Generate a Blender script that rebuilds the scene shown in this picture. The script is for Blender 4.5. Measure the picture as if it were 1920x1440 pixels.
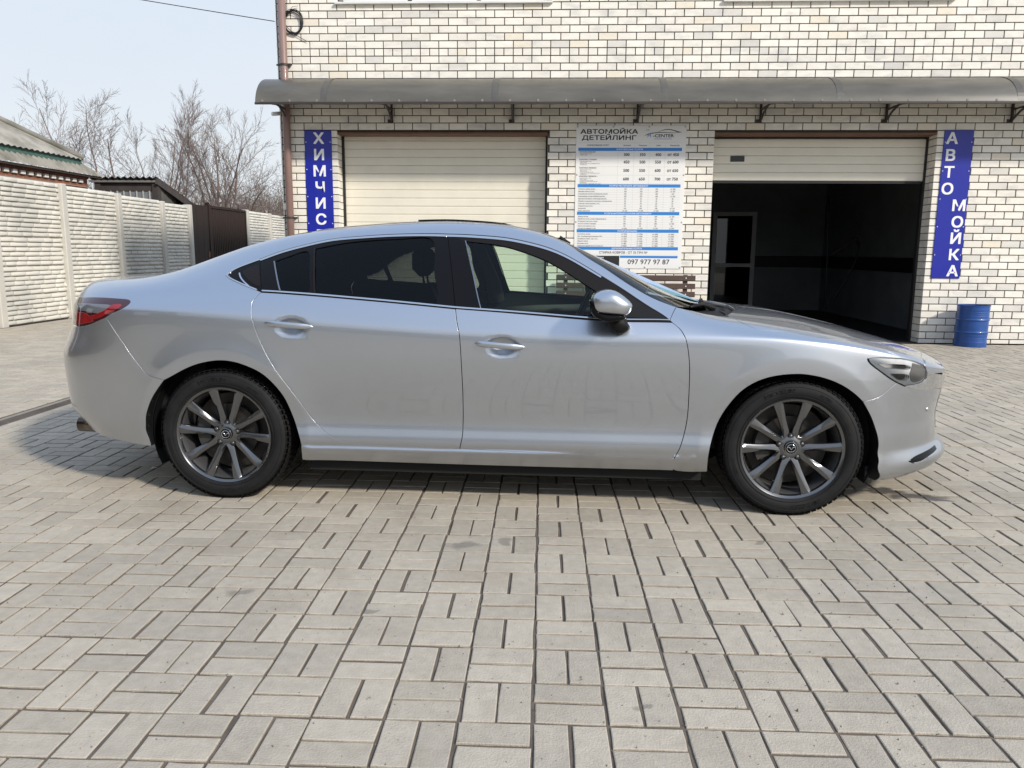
import bpy, bmesh, math, random
import numpy as np
from mathutils import Matrix, Vector
from mathutils.geometry import delaunay_2d_cdt

for o in list(bpy.data.objects): bpy.data.objects.remove(o, do_unlink=True)
SC = bpy.context.scene
COL = SC.collection
rnd = random.Random(7)
nrnd = np.random.default_rng(11)

# ------------------------------------------------------------------ camera
CAM_F, CAM_YAW, CAM_PITCH, CAM_ROLL, CAM_H = 1469.97, -0.04302, 0.16812, 0.0068, 1.26933   # focal length in pixels of a 1920 px wide frame
def cam_axes():
    cy, sy, cp, sp, cr, sr = (f(a) for a in (CAM_YAW, CAM_PITCH, CAM_ROLL) for f in (math.cos, math.sin))
    f = np.array([sy*cp, cy*cp, -sp]); r = np.array([cy, -sy, 0.]); d = np.cross(f, r)
    return cr*r-sr*d, sr*r+cr*d, f
CR, CD, CF = cam_axes()
cam = bpy.data.cameras.new('camera'); cam_o = bpy.data.objects.new('camera', cam); COL.objects.link(cam_o)
cam.sensor_width = 36; cam.lens = CAM_F/1920*36; cam.clip_start = .05; cam.clip_end = 2000
mw = Matrix.Identity(4)
for i in range(3): mw[i][0], mw[i][1], mw[i][2] = CR[i], -CD[i], -CF[i]
mw[2][3] = CAM_H
cam_o.matrix_world = mw
SC.camera = cam_o
def in_view(P, margin=1.03):
    q = np.asarray(P, float)-np.array([0, 0, CAM_H]); z = q@CF
    return z > .1 and abs(q@CR/z) < 960/CAM_F*margin and abs(q@CD/z) < 720/CAM_F*margin

# ------------------------------------------------------------------ sky, sun, exposure
SUN_EL, SUN_AZ = math.radians(33), math.radians(132)      # azimuth clockwise from +Y: behind the camera, to the right
W = bpy.data.worlds.new('World'); SC.world = W; W.use_nodes = True
wn = W.node_tree.nodes; wl = W.node_tree.links; wn.clear()
wo = wn.new('ShaderNodeOutputWorld'); wb = wn.new('ShaderNodeBackground'); wl.new(wb.outputs[0], wo.inputs[0])
sky = wn.new('ShaderNodeTexSky'); sky.sky_type = 'NISHITA'; sky.sun_disc = False
sky.sun_elevation = SUN_EL; sky.sun_rotation = SUN_AZ; sky.air_density = 1.0; sky.dust_density = 2.5; sky.ozone_density = 1.0
tc = wn.new('ShaderNodeTexCoord'); cn = wn.new('ShaderNodeTexNoise'); cn.inputs['Scale'].default_value = 1.6; cn.inputs['Detail'].default_value = 5; cn.inputs['Roughness'].default_value = .55
mp = wn.new('ShaderNodeMapping'); mp.inputs['Scale'].default_value = (1, 1, 2.6); wl.new(tc.outputs['Generated'], mp.inputs[0]); wl.new(mp.outputs[0], cn.inputs['Vector'])
cr_ = wn.new('ShaderNodeMapRange'); cr_.inputs[1].default_value = .35; cr_.inputs[2].default_value = .7; cr_.inputs[3].default_value = .85; cr_.inputs[4].default_value = .98; wl.new(cn.outputs[0], cr_.inputs[0])
mxw = wn.new('ShaderNodeMix'); mxw.data_type = 'RGBA'; sxz = wn.new('ShaderNodeSeparateXYZ'); wl.new(tc.outputs['Generated'], sxz.inputs[0])
hz = wn.new('ShaderNodeMapRange'); hz.inputs[1].default_value = .12; hz.inputs[2].default_value = .75; wl.new(sxz.outputs[2], hz.inputs[0])
vc0 = wn.new('ShaderNodeMix'); vc0.data_type = 'RGBA'; wl.new(hz.outputs[0], vc0.inputs[0]); vc0.inputs[6].default_value = (6.15, 6.55, 6.95, 1); vc0.inputs[7].default_value = (4.3, 5.55, 7.8, 1)   # thin bright veil, milky low down and bluer overhead
wl.new(cr_.outputs[0], mxw.inputs[0]); wl.new(vc0.outputs[2], mxw.inputs[7]); wl.new(sky.outputs[0], mxw.inputs[6])
wl.new(mxw.outputs[2], wb.inputs[0]); wb.inputs[1].default_value = .15
sun = bpy.data.lights.new('sun', 'SUN'); sun.energy = 4.4; sun.angle = math.radians(5.0); sun.color = (1, .935, .84)
sun_o = bpy.data.objects.new('sun', sun); COL.objects.link(sun_o)
sdir = Vector((math.sin(SUN_AZ)*math.cos(SUN_EL), math.cos(SUN_AZ)*math.cos(SUN_EL), math.sin(SUN_EL)))
sun_o.rotation_euler = sdir.to_track_quat('Z', 'Y').to_euler(); sun_o.location = sdir*30
SC.view_settings.view_transform = 'Standard'; SC.view_settings.look = 'None'; SC.view_settings.gamma = 1; SC.view_settings.exposure = -0.16
SC.cycles.max_bounces = 8; SC.cycles.transparent_max_bounces = 16; SC.cycles.caustics_reflective = False; SC.cycles.caustics_refractive = False

# ------------------------------------------------------------------ helpers
def tag(o, label=None, cat=None, group=None, kind=None):
    if label: o['label'] = label
    if cat: o['category'] = cat
    if group: o['group'] = group
    if kind: o['kind'] = kind
    return o
def empty(name, loc=(0, 0, 0), rz=0, parent=None):
    o = bpy.data.objects.new(name, None); COL.objects.link(o); o.location = loc; o.rotation_euler = (0, 0, rz); o.empty_display_size = .1
    if parent: o.parent = parent
    return o
def link(name, me, mat=None, parent=None, loc=None, rot=None):
    o = bpy.data.objects.new(name, me); COL.objects.link(o)
    if mat is not None and not me.materials: me.materials.append(mat)
    if parent: o.parent = parent
    if loc is not None: o.location = loc
    if rot is not None: o.rotation_euler = rot
    return o
class MB:
    def __init__(s): s.v = []; s.f = []; s.n = 0
    def add(s, v, f):
        v = np.asarray(v, float).reshape(-1, 3); s.v.append(v); k = s.n
        s.f += [tuple(i+k for i in q) for q in f]; s.n += len(v); return s
    def box(s, x0, x1, y0, y1, z0, z1):
        v = [(x, y, z) for z in (z0, z1) for y in (y0, y1) for x in (x0, x1)]
        return s.add(v, [(0, 2, 3, 1), (4, 5, 7, 6), (0, 1, 5, 4), (2, 6, 7, 3), (0, 4, 6, 2), (1, 3, 7, 5)])
    def cbox(s, x0, x1, y0, y1, z0, z1, c=.004):
        # box with all edges chamfered
        X, Y, Z = (x0, x1), (y0, y1), (z0, z1); v = []; idx = {}
        for i in (0, 1):
            for j in (0, 1):
                for k in (0, 1):
                    sx, sy, sz = (1-2*i)*c, (1-2*j)*c, (1-2*k)*c
                    for a in range(3):
                        p = [X[i]+sx, Y[j]+sy, Z[k]+sz]; p[a] = (X[i], Y[j], Z[k])[a]; idx[i, j, k, a] = len(v); v.append(p)
        f = []
        for a in range(3):
            b, d = (a+1) % 3, (a+2) % 3
            for e in (0, 1):
                q = []
                for (m, n) in ((0, 0), (1, 0), (1, 1), (0, 1)):
                    t = [0, 0, 0]; t[a] = e; t[b] = m; t[d] = n; q.append(idx[t[0], t[1], t[2], a])
                f.append(tuple(q if e else q[::-1]))
            for m in (0, 1):
                for n in (0, 1):
                    t0 = [0, 0, 0]; t0[b] = m; t0[d] = n; t1 = list(t0); t1[a] = 1
                    q = (idx[(*t0, b)], idx[(*t1, b)], idx[(*t1, d)], idx[(*t0, d)]); f.append(q if (m+n) % 2 else q[::-1])
        for i in (0, 1):
            for j in (0, 1):
                for k in (0, 1):
                    q = [idx[i, j, k, a] for a in range(3)]; f.append(tuple(q if (i+j+k) % 2 else q[::-1]))
        return s.add(v, f)
    def tube(s, pts, r, n=8, cap=True):
        pts = np.asarray(pts, float); m = len(pts); r = np.broadcast_to(np.asarray(r, float), (m,))
        t = np.gradient(pts, axis=0); t /= np.linalg.norm(t, axis=1)[:, None]+1e-12
        up = np.array([0, 0, 1.]) if abs(t[0][2]) < .9 else np.array([1., 0, 0])
        u = np.cross(t[0], up); u /= np.linalg.norm(u); V = []
        for i in range(m):
            u = u-t[i]*(u@t[i]); u /= np.linalg.norm(u)+1e-12; w = np.cross(t[i], u)
            a = np.arange(n)*2*math.pi/n
            V.append(pts[i]+r[i]*(np.cos(a)[:, None]*u+np.sin(a)[:, None]*w))
        f = [(i*n+j, i*n+(j+1) % n, (i+1)*n+(j+1) % n, (i+1)*n+j) for i in range(m-1) for j in range(n)]
        if cap: f += [tuple(range(n))[::-1], tuple((m-1)*n+j for j in range(n))]
        return s.add(np.concatenate(V), f)
    def bar(s, a, b, w, h, up=(0, 0, 1)):
        a = np.asarray(a, float); b = np.asarray(b, float); t = b-a; t /= np.linalg.norm(t); up = np.asarray(up, float)
        u = np.cross(t, up); u /= np.linalg.norm(u); q = np.cross(u, t)
        v = [p+u*sx*w/2+q*sz*h/2 for p in (a, b) for sx, sz in ((-1, -1), (1, -1), (1, 1), (-1, 1))]
        return s.add(v, [(3, 2, 1, 0), (4, 5, 6, 7), (0, 1, 5, 4), (1, 2, 6, 5), (2, 3, 7, 6), (3, 0, 4, 7)])
    def lathe(s, prof, n=32, axis='z', close=False):
        prof = np.asarray(prof, float); m = len(prof); a = np.arange(n)*2*math.pi/n; V = []
        for r, h in prof:
            c = np.stack([r*np.cos(a), r*np.sin(a), np.full(n, h)], 1)
            V.append(c if axis == 'z' else c[:, [0, 2, 1]]*[1, 1, 1])
        f = []
        for i in range(m-1):
            for j in range(n):
                q = (i*n+j, i*n+(j+1) % n, (i+1)*n+(j+1) % n, (i+1)*n+j); f.append(q if axis == 'z' else q[::-1])
        return s.add(np.concatenate(V), f)
    def prism(s, poly, h0, h1, fn=lambda a, b, h: (a, b, h)):
        n = len(poly); v = [fn(a, b, h0) for a, b in poly]+[fn(a, b, h1) for a, b in poly]
        return s.add(v, [tuple(range(n))[::-1], tuple(range(n, 2*n))]+[(i, (i+1) % n, n+(i+1) % n, n+i) for i in range(n)])
    def mesh(s, name, mat=None, smooth=False, attr=None):
        me = bpy.data.meshes.new(name); V = np.concatenate(s.v) if s.v else np.zeros((0, 3))
        me.from_pydata(V.tolist(), [], s.f)
        if smooth: me.polygons.foreach_set('use_smooth', [True]*len(me.polygons))
        if attr is not None:
            a = me.attributes.new('rnd', 'FLOAT', 'FACE'); a.data.foreach_set('value', np.asarray(attr, 'f'))
        if mat: me.materials.append(mat)
        me.update(); return me
    def build(s, name, mat, parent=None, smooth=False, loc=None, rot=None, sharp=None, attr=None):
        me = s.mesh(name, mat, smooth or sharp is not None, attr)
        if sharp is not None: me.set_sharp_from_angle(angle=math.radians(sharp))
        return link(name, me, None, parent, loc, rot)
def fast_mesh(name, V, template, m=None, smooth=False, attr=None):
    # many copies of one small topology: V is (copies, verts, 3), template the faces of one copy
    V = np.asarray(V, float); K, n, _ = V.shape; tot = np.array([len(f) for f in template]); idx = np.concatenate([np.array(f) for f in template])
    me = bpy.data.meshes.new(name); me.vertices.add(K*n); me.vertices.foreach_set('co', V.reshape(-1).astype('f'))
    li = (idx[None]+(np.arange(K)*n)[:, None]).reshape(-1); me.loops.add(len(li)); me.loops.foreach_set('vertex_index', li.astype('i'))
    lt = np.tile(tot, K); me.polygons.add(len(lt)); me.polygons.foreach_set('loop_start', np.r_[0, np.cumsum(lt)[:-1]].astype('i')); me.polygons.foreach_set('loop_total', lt.astype('i'))
    me.polygons.foreach_set('use_smooth', np.full(len(lt), smooth)); me.update(calc_edges=True)
    if attr is not None: a = me.attributes.new('rnd', 'FLOAT', 'FACE'); a.data.foreach_set('value', np.repeat(np.asarray(attr, 'f'), len(tot)))
    if m: me.materials.append(m)
    return me
def batch_tubes(P, R, n):
    # P (tubes, points, 3), R (tubes, points): open tubes with n sides
    P = np.asarray(P, float); R = np.asarray(R, float); t = np.gradient(P, axis=1); t /= np.linalg.norm(t, axis=2)[..., None]+1e-12
    up = np.where(abs(t[:, :1, 2:]) < .9, np.array([0, 0, 1.]), np.array([1., 0, 0])); u = np.cross(t, np.broadcast_to(up, t.shape)); u /= np.linalg.norm(u, axis=2)[..., None]+1e-12; w = np.cross(t, u)
    a = np.arange(n)*2*math.pi/n; V = P[:, :, None]+R[:, :, None, None]*(np.cos(a)[None, None, :, None]*u[:, :, None]+np.sin(a)[None, None, :, None]*w[:, :, None])
    m = P.shape[1]; return V.reshape(len(P), m*n, 3), [(i*n+j, i*n+(j+1) % n, (i+1)*n+(j+1) % n, (i+1)*n+j) for i in range(m-1) for j in range(n)]
def join_batches(name, groups, mt):
    # groups: {(points, sides): [(pts, radii), ...]} -> one mesh
    Vs, Ls, Ts, k = [], [], [], 0
    for (m, n), L in groups.items():
        V, T_ = batch_tubes([q[0] for q in L], [q[1] for q in L], n); K = len(V); idx = np.array(T_).reshape(-1); li = (idx[None]+(np.arange(K)*m*n)[:, None]).reshape(-1)+k; Vs.append(V.reshape(-1, 3)); Ls.append(li); k += K*m*n
    V = np.concatenate(Vs); li = np.concatenate(Ls); me = bpy.data.meshes.new(name); me.vertices.add(len(V)); me.vertices.foreach_set('co', V.reshape(-1).astype('f')); me.loops.add(len(li)); me.loops.foreach_set('vertex_index', li.astype('i'))
    q = len(li)//4; me.polygons.add(q); me.polygons.foreach_set('loop_start', (np.arange(q)*4).astype('i')); me.polygons.foreach_set('loop_total', np.full(q, 4, 'i')); me.polygons.foreach_set('use_smooth', np.full(q, True)); me.update(calc_edges=True); me.materials.append(mt); return me
def hexc(r, g, b):
    f = lambda c: ((c/255+.055)/1.055)**2.4 if c > 10 else c/255/12.92
    return (f(r), f(g), f(b), 1)
def mat(name, col, rough=.6, metal=0., var=0., vscale=6., bump=0., bscale=80., coat=0., rand=0., tint=None, tscale=2., tlo=.5, thi=.7, tamt=1., spec=.5, coords='pos', stretch=None, coat_rough=.03, detail=6, emit=None, back=None, alpha=None):
    m = bpy.data.materials.new(name); m.use_nodes = True; N = m.node_tree.nodes; L = m.node_tree.links; b = N['Principled BSDF']
    b.inputs['Roughness'].default_value = rough; b.inputs['Metallic'].default_value = metal; b.inputs['Coat Weight'].default_value = coat; b.inputs['Coat Roughness'].default_value = coat_rough
    b.inputs['Specular IOR Level'].default_value = spec
    col = tuple(col)+(1,) if len(col) == 3 else tuple(col)
    b.inputs['Base Color'].default_value = col
    src = None
    if coords == 'pos': g = N.new('ShaderNodeNewGeometry'); src = g.outputs['Position']
    else: g = N.new('ShaderNodeTexCoord'); src = g.outputs['Object']
    if stretch:
        mp = N.new('ShaderNodeMapping'); mp.inputs['Scale'].default_value = stretch; L.new(src, mp.inputs[0]); src = mp.outputs[0]
    cur = None
    def noise(scale, det=detail):
        n = N.new('ShaderNodeTexNoise'); n.inputs['Scale'].default_value = scale; n.inputs['Detail'].default_value = det; n.inputs['Roughness'].default_value = .6; L.new(src, n.inputs['Vector']); return n.outputs[0]
    def ramp(s, a, bb, lo, hi):
        r = N.new('ShaderNodeMapRange'); r.inputs[1].default_value = a; r.inputs[2].default_value = bb; r.inputs[3].default_value = lo; r.inputs[4].default_value = hi; L.new(s, r.inputs[0]); return r.outputs[0]
    def mul(c, fac):
        mx = N.new('ShaderNodeMix'); mx.data_type = 'RGBA'; mx.blend_type = 'MULTIPLY'; mx.inputs[0].default_value = 1
        if c is None: mx.inputs[6].default_value = col
        else: L.new(c, mx.inputs[6])
        cc = N.new('ShaderNodeCombineColor'); [L.new(fac, cc.inputs[i]) for i in range(3)]; L.new(cc.outputs[0], mx.inputs[7]); return mx.outputs[2]
    if tint is not None:
        mx = N.new('ShaderNodeMix'); mx.data_type = 'RGBA'; L.new(ramp(noise(tscale), tlo, thi, 0, tamt), mx.inputs[0]); mx.inputs[6].default_value = col; mx.inputs[7].default_value = tuple(tint)+((1,) if len(tint) == 3 else ()); cur = mx.outputs[2]
    if var: cur = mul(cur, ramp(noise(vscale), .25, .75, 1-var, 1+var))
    if rand:
        oi = N.new('ShaderNodeObjectInfo'); at = N.new('ShaderNodeAttribute'); at.attribute_name = 'rnd'
        ad = N.new('ShaderNodeMath'); L.new(oi.outputs['Random'], ad.inputs[0]); L.new(at.outputs['Fac'], ad.inputs[1])
        fr = N.new('ShaderNodeMath'); fr.operation = 'FRACT'; L.new(ad.outputs[0], fr.inputs[0]); cur = mul(cur, ramp(fr.outputs[0], 0, 1, 1-rand, 1+rand))
    if cur is not None: L.new(cur, b.inputs['Base Color'])
    if bump:
        bn = N.new('ShaderNodeBump'); bn.inputs['Strength'].default_value = bump; bn.inputs['Distance'].default_value = .004; L.new(noise(bscale, 4), bn.inputs['Height']); L.new(bn.outputs[0], b.inputs['Normal'])
        m['bumped'] = 1
    if emit: b.inputs['Emission Color'].default_value = tuple(emit[:3])+(1,); b.inputs['Emission Strength'].default_value = emit[3]
    if back is not None:
        g2 = N.new('ShaderNodeNewGeometry'); b2 = N.new('ShaderNodeBsdfPrincipled'); b2.inputs['Base Color'].default_value = tuple(back)+(1,); b2.inputs['Roughness'].default_value = .8
        ms = N.new('ShaderNodeMixShader'); L.new(g2.outputs['Backfacing'], ms.inputs[0]); L.new(b.outputs[0], ms.inputs[1]); L.new(b2.outputs[0], ms.inputs[2]); L.new(ms.outputs[0], N['Material Output'].inputs[0])
    return m
def glass(name, tintc, rough=.0, refl=1.0):
    m = bpy.data.materials.new(name); m.use_nodes = True; N = m.node_tree.nodes; L = m.node_tree.links; N.remove(N['Principled BSDF'])
    tr = N.new('ShaderNodeBsdfTransparent'); tr.inputs[0].default_value = tuple(tintc)+(1,); gl = N.new('ShaderNodeBsdfGlossy'); gl.inputs['Roughness'].default_value = rough; gl.inputs[0].default_value = (refl, refl, refl, 1)
    fr = N.new('ShaderNodeFresnel'); fr.inputs[0].default_value = 1.52; ms = N.new('ShaderNodeMixShader'); L.new(fr.outputs[0], ms.inputs[0]); L.new(tr.outputs[0], ms.inputs[1]); L.new(gl.outputs[0], ms.inputs[2]); L.new(ms.outputs[0], N['Material Output'].inputs[0]); return m
_tcache = {}
def text_geo(body, size=1., bold=0., sx=1., align='LEFT', res=2):
    # flat lettering as triangles in the xy plane
    key = (body, res)
    if key not in _tcache:
        cu = bpy.data.curves.new('lettering', 'FONT'); cu.body = body; cu.resolution_u = res
        o = bpy.data.objects.new('lettering', cu); COL.objects.link(o); dg = bpy.context.evaluated_depsgraph_get()
        me = bpy.data.meshes.new_from_object(o.evaluated_get(dg)); V = np.array([v.co[:] for v in me.vertices]).reshape(-1, 3); F = [tuple(p.vertices) for p in me.polygons]
        bpy.data.objects.remove(o); bpy.data.curves.remove(cu); bpy.data.meshes.remove(me); _tcache[key] = (V, F)
    V, F = _tcache[key]; V = V.copy()
    if len(V) == 0: return V, F
    w0, w1 = V[:, 0].min(), V[:, 0].max()
    V[:, 0] -= {'LEFT': w0, 'CENTER': (w0+w1)/2, 'RIGHT': w1}[align]
    V[:, 0] *= size*sx; V[:, 1] *= size
    if bold:
        # heavier strokes: shifted layers, each a hair prouder than the one below
        n = len(V); Vs, Fs = [], []
        for k, (a, b) in enumerate(((0, 0), (1, 1), (-1, 1), (1, -1), (-1, -1), (1, 0), (-1, 0))):
            q = V.copy(); q[:, 0] += a*bold*size; q[:, 1] += b*bold*size*.75; q[:, 2] += k*6e-5; Vs.append(q); Fs += [tuple(i+k*n for i in f) for f in F]
        V, F = np.concatenate(Vs), Fs
    return V, F
# ------------------------------------------------------------------ ground and paving
GY = 11.51                                              # facade plane
m_bed = mat('paving_sand_bed', (.125, .10, .078), .95, var=.35, vscale=9, bump=.6, bscale=160)
def paver_material():
    m = mat('concrete_paver', (.445, .392, .312), .84, var=.12, vscale=24.0, rand=.10, bump=.7, bscale=140, tint=(.395, .352, .285), tscale=1.1, tlo=.42, thi=.62)
    N = m.node_tree.nodes; L = m.node_tree.links; b = N['Principled BSDF']
    g = N.new('ShaderNodeNewGeometry'); cur = b.inputs['Base Color'].links[0].from_socket
    # wet drips beside the front wheel, a few old oil spots
    nz = N.new('ShaderNodeTexNoise'); nz.inputs['Scale'].default_value = 9; L.new(g.outputs['Position'], nz.inputs['Vector'])
    mixv = N.new('ShaderNodeVectorMath'); mixv.operation = 'MULTIPLY_ADD'; L.new(nz.outputs['Color'], mixv.inputs[0]); mixv.inputs[1].default_value = (.16, .16, 0); L.new(g.outputs['Position'], mixv.inputs[2])
    tot = None
    for (x, y, rx, ry) in ((1.83, 4.17, .13, .05), (1.97, 4.09, .14, .055), (2.06, 4.03, .07, .03), (.95, 3.35, .03, .02), (-.35, 3.25, .09, .05), (-.18, 3.3, .05, .03), (-1.15, 2.72, .05, .03), (-.62, 2.6, .03, .02), (.3, 2.05, .02, .02), (2.6, 3.0, .06, .03)):
        s = N.new('ShaderNodeVectorMath'); s.operation = 'SUBTRACT'; L.new(mixv.outputs[0], s.inputs[0]); s.inputs[1].default_value = (x+.08, y+.08, 0)
        d = N.new('ShaderNodeVectorMath'); d.operation = 'MULTIPLY'; L.new(s.outputs[0], d.inputs[0]); d.inputs[1].default_value = (1/rx, 1/ry, 0)
        ln = N.new('ShaderNodeVectorMath'); ln.operation = 'LENGTH'; L.new(d.outputs[0], ln.inputs[0])
        r = N.new('ShaderNodeMapRange'); r.inputs[1].default_value = .75; r.inputs[2].default_value = 1.15; r.inputs[3].default_value = 1 if rx > .06 and x > 1.5 else .45; r.inputs[4].default_value = 0; L.new(ln.outputs['Value'], r.inputs[0])
        if tot is None: tot = r.outputs[0]
        else:
            a = N.new('ShaderNodeMath'); a.operation = 'MAXIMUM'; L.new(tot, a.inputs[0]); L.new(r.outputs[0], a.inputs[1]); tot = a.outputs[0]
    mx = N.new('ShaderNodeMix'); mx.data_type = 'RGBA'; L.new(tot, mx.inputs[0]); L.new(cur, mx.inputs[6]); mx.inputs[7].default_value = (.085, .078, .070, 1); 
    # fine pale scuffs
    v = N.new('ShaderNodeTexNoise'); v.inputs['Scale'].default_value = 60; v.inputs['Detail'].default_value = 8; L.new(g.outputs['Position'], v.inputs['Vector'])
    rr = N.new('ShaderNodeMapRange'); rr.inputs[1].default_value = .62; rr.inputs[2].default_value = .75; rr.inputs[3].default_value = 0; rr.inputs[4].default_value = .3; L.new(v.outputs[0], rr.inputs[0])
    m2 = N.new('ShaderNodeMix'); m2.data_type = 'RGBA'; L.new(rr.outputs[0], m2.inputs[0]); L.new(mx.outputs[2], m2.inputs[6]); m2.inputs[7].default_value = (.52, .50, .46, 1)
    # trodden-in earth in blotches
    e1 = N.new('ShaderNodeTexNoise'); e1.inputs['Scale'].default_value = 2.3; e1.inputs['Detail'].default_value = 9; e1.inputs['Roughness'].default_value = .68; L.new(g.outputs['Position'], e1.inputs['Vector'])
    e2 = N.new('ShaderNodeMapRange'); e2.inputs[1].default_value = .50; e2.inputs[2].default_value = .72; e2.inputs[3].default_value = 0; e2.inputs[4].default_value = .55; L.new(e1.outputs[0], e2.inputs[0])
    m3 = N.new('ShaderNodeMix'); m3.data_type = 'RGBA'; L.new(e2.outputs[0], m3.inputs[0]); L.new(m2.outputs[2], m3.inputs[6]); m3.inputs[7].default_value = (.30, .25, .19, 1)
    L.new(m3.outputs[2], b.inputs['Base Color'])
    rg = N.new('ShaderNodeMapRange'); rg.inputs[3].default_value = .82; rg.inputs[4].default_value = .28; L.new(tot, rg.inputs[0]); L.new(rg.outputs[0], b.inputs['Roughness'])
    return m
m_paver = paver_material()
m_far = mat('far_paving', (.43, .385, .31), .85, var=.14, vscale=1.2, bump=.3, bscale=30)
g = MB(); g.add([(-90, -60, -.03), (90, -60, -.03), (90, 140, -.03), (-90, 140, -.03)], [(0, 1, 2, 3)])
ground = tag(g.build('ground', mat('earth', (.17, .145, .11), .95, var=.25, vscale=.6)), kind='structure')
g = MB()
for (x0, x1, y0, y1) in ((-8.7, -3.98, 21, 30), (-8.7, -7.0, -14, 3), (7.2, 12, -14, 11.3), (-7.0, 7.2, -14, .9)):
    g.add([(x0, y0, -.004), (x1, y0, -.004), (x1, y1, -.004), (x0, y1, -.004)], [(0, 1, 2, 3)])
tag(g.build('yard', m_far), kind='structure')
pavement = empty('pavement'); tag(pavement, kind='structure')
# sand bed, slightly uneven so that joint filling stands higher in places
xs = np.arange(-7.0, 7.2+.01, .11); ys = np.arange(.9, 11.41, .11)
def bed_grid(xs, ys, amp, z0):
    X, Y = np.meshgrid(xs, ys); Z = z0+amp*(np.sin(X*7.3+1.7*np.sin(Y*5.1))*np.sin(Y*8.9+1.3*np.sin(X*4.3))+.7*nrnd.standard_normal(X.shape)*.6)
    Z = np.minimum(Z, -.0036); n = len(xs); V = np.stack([X, Y, Z], -1).reshape(-1, 3); idx = np.arange(len(V)).reshape(X.shape)
    F = np.stack([idx[:-1, :-1], idx[:-1, 1:], idx[1:, 1:], idx[1:, :-1]], -1).reshape(-1, 4); return V, F.tolist()
b = MB(); b.add(*bed_grid(xs, np.arange(5.4, 11.41, .12), .0008, -.0052)); b.add(*bed_grid(np.arange(-7, -3.2, .12), np.arange(.9, 5.42, .12), .0008, -.0052)); b.add(*bed_grid(np.arange(3.2, 7.2, .12), np.arange(.9, 5.42, .12), .0008, -.0052))
b.add(*bed_grid(np.arange(-8.72, -6.9, .12), np.arange(3.0, 21.1, .12), .0008, -.0052)); b.add(*bed_grid(np.arange(-7.0, -3.9, .12), np.arange(11.3, 21.1, .12), .0008, -.0052))
b.add(*bed_grid(np.arange(-3.24, 3.25, .024), np.arange(1.2, 5.43, .024), .0016, -.0052))
tag(b.build('sand_bed', m_bed, pavement, smooth=True), kind='stuff')
PSI, PGX, PGY, PM = -0.00517, -0.01046, 1.95321, 0.20394
def paver_shape(seed):
    r = random.Random(seed); L2, W2 = .0967, .0457; c, h = .0028, .0012; pts = []
    n = 1
    base = [(-L2, -W2), (0, -W2), (L2, -W2), (L2, 0), (L2, W2), (0, W2), (-L2, W2), (-L2, 0)]
    base = [(x+r.uniform(-.0016, .0016), y+r.uniform(-.0016, .0016)) for x, y in base]
    v = [(x, y, -.05) for x, y in base]+[(x, y, -h) for x, y in base]+[(x-math.copysign(c, x) if abs(x) > .01 else x, y-math.copysign(c, y) if abs(y) > .01 else y, r.uniform(-.0003, .0003)) for x, y in base]
    f = []
    for k in (0, 8):
        for i in range(8): f.append((k+i, k+(i+1) % 8, k+8+(i+1) % 8, k+8+i))
    f.append(tuple(range(16, 24))); return v, f
PAVERS = [paver_shape(s) for s in range(14)]
PMESH = []
for v, f in PAVERS:
    mb = MB(); mb.add(v, f); PMESH.append(mb.mesh('paver', m_paver))
cells = []
for j in range(-5, 94):
    for i in range(-43, 36):
        for k in (-1, 1):
            u, v = PGX+PM*(i+.5), PGY+PM*(j+.5); hor = (i+j) % 2 == 0
            du, dv = (0, k*PM/4) if hor else (k*PM/4, 0)
            u += du; v += dv
            x, y = u*math.cos(PSI)+v*math.sin(PSI), -u*math.sin(PSI)+v*math.cos(PSI)
            if y > (11.36 if x > -3.98 else 21) or x < (-6.9 if y < 3.1 else -8.68) or x > 7.1: continue
            if -4.10 < x < -3.88 and y > 4.6: continue          # drain channel
            cells.append((x, y, hor))
def paver_pose(x, y, hor):
    r = rnd; return x+r.gauss(0, .0017), y+r.gauss(0, .0017), max(-.0014, min(.0014, r.gauss(0, .0008))), (0 if hor else math.pi/2)-PSI+r.gauss(0, .006)+(math.pi if r.random() < .5 else 0), r.gauss(0, .0025), r.gauss(0, .0025)
cells.sort(key=lambda c: c[0]**2+c[1]**2)
n_ind = 0; rest_p = []; rest_a = []
PV = [np.array(v) for v, f in PAVERS]
for (x, y, hor) in cells:
    px, py, pz, rz, tx, ty = paver_pose(x, y, hor)
    vis = in_view((x, y, 0)) and not (3.86 < y < 5.5 and -2.0 < x < 1.7)
    if vis and n_ind < 300:
        link('paver', PMESH[rnd.randrange(14)], None, pavement, (px, py, pz), (tx*.6, ty*.6, rz)); n_ind += 1
    else:
        v = PV[rnd.randrange(14)]; c, s_ = math.cos(rz), math.sin(rz)
        rest_p.append(np.stack([v[:, 0]*c-v[:, 1]*s_+px, v[:, 0]*s_+v[:, 1]*c+py, v[:, 2]+pz+v[:, 0]*tx*.6], 1)); rest_a.append(rnd.random())
tag(link('paver_field', fast_mesh('paver_field', rest_p, PAVERS[0][1], m_paver, False, rest_a), None, pavement), kind='stuff')
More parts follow.
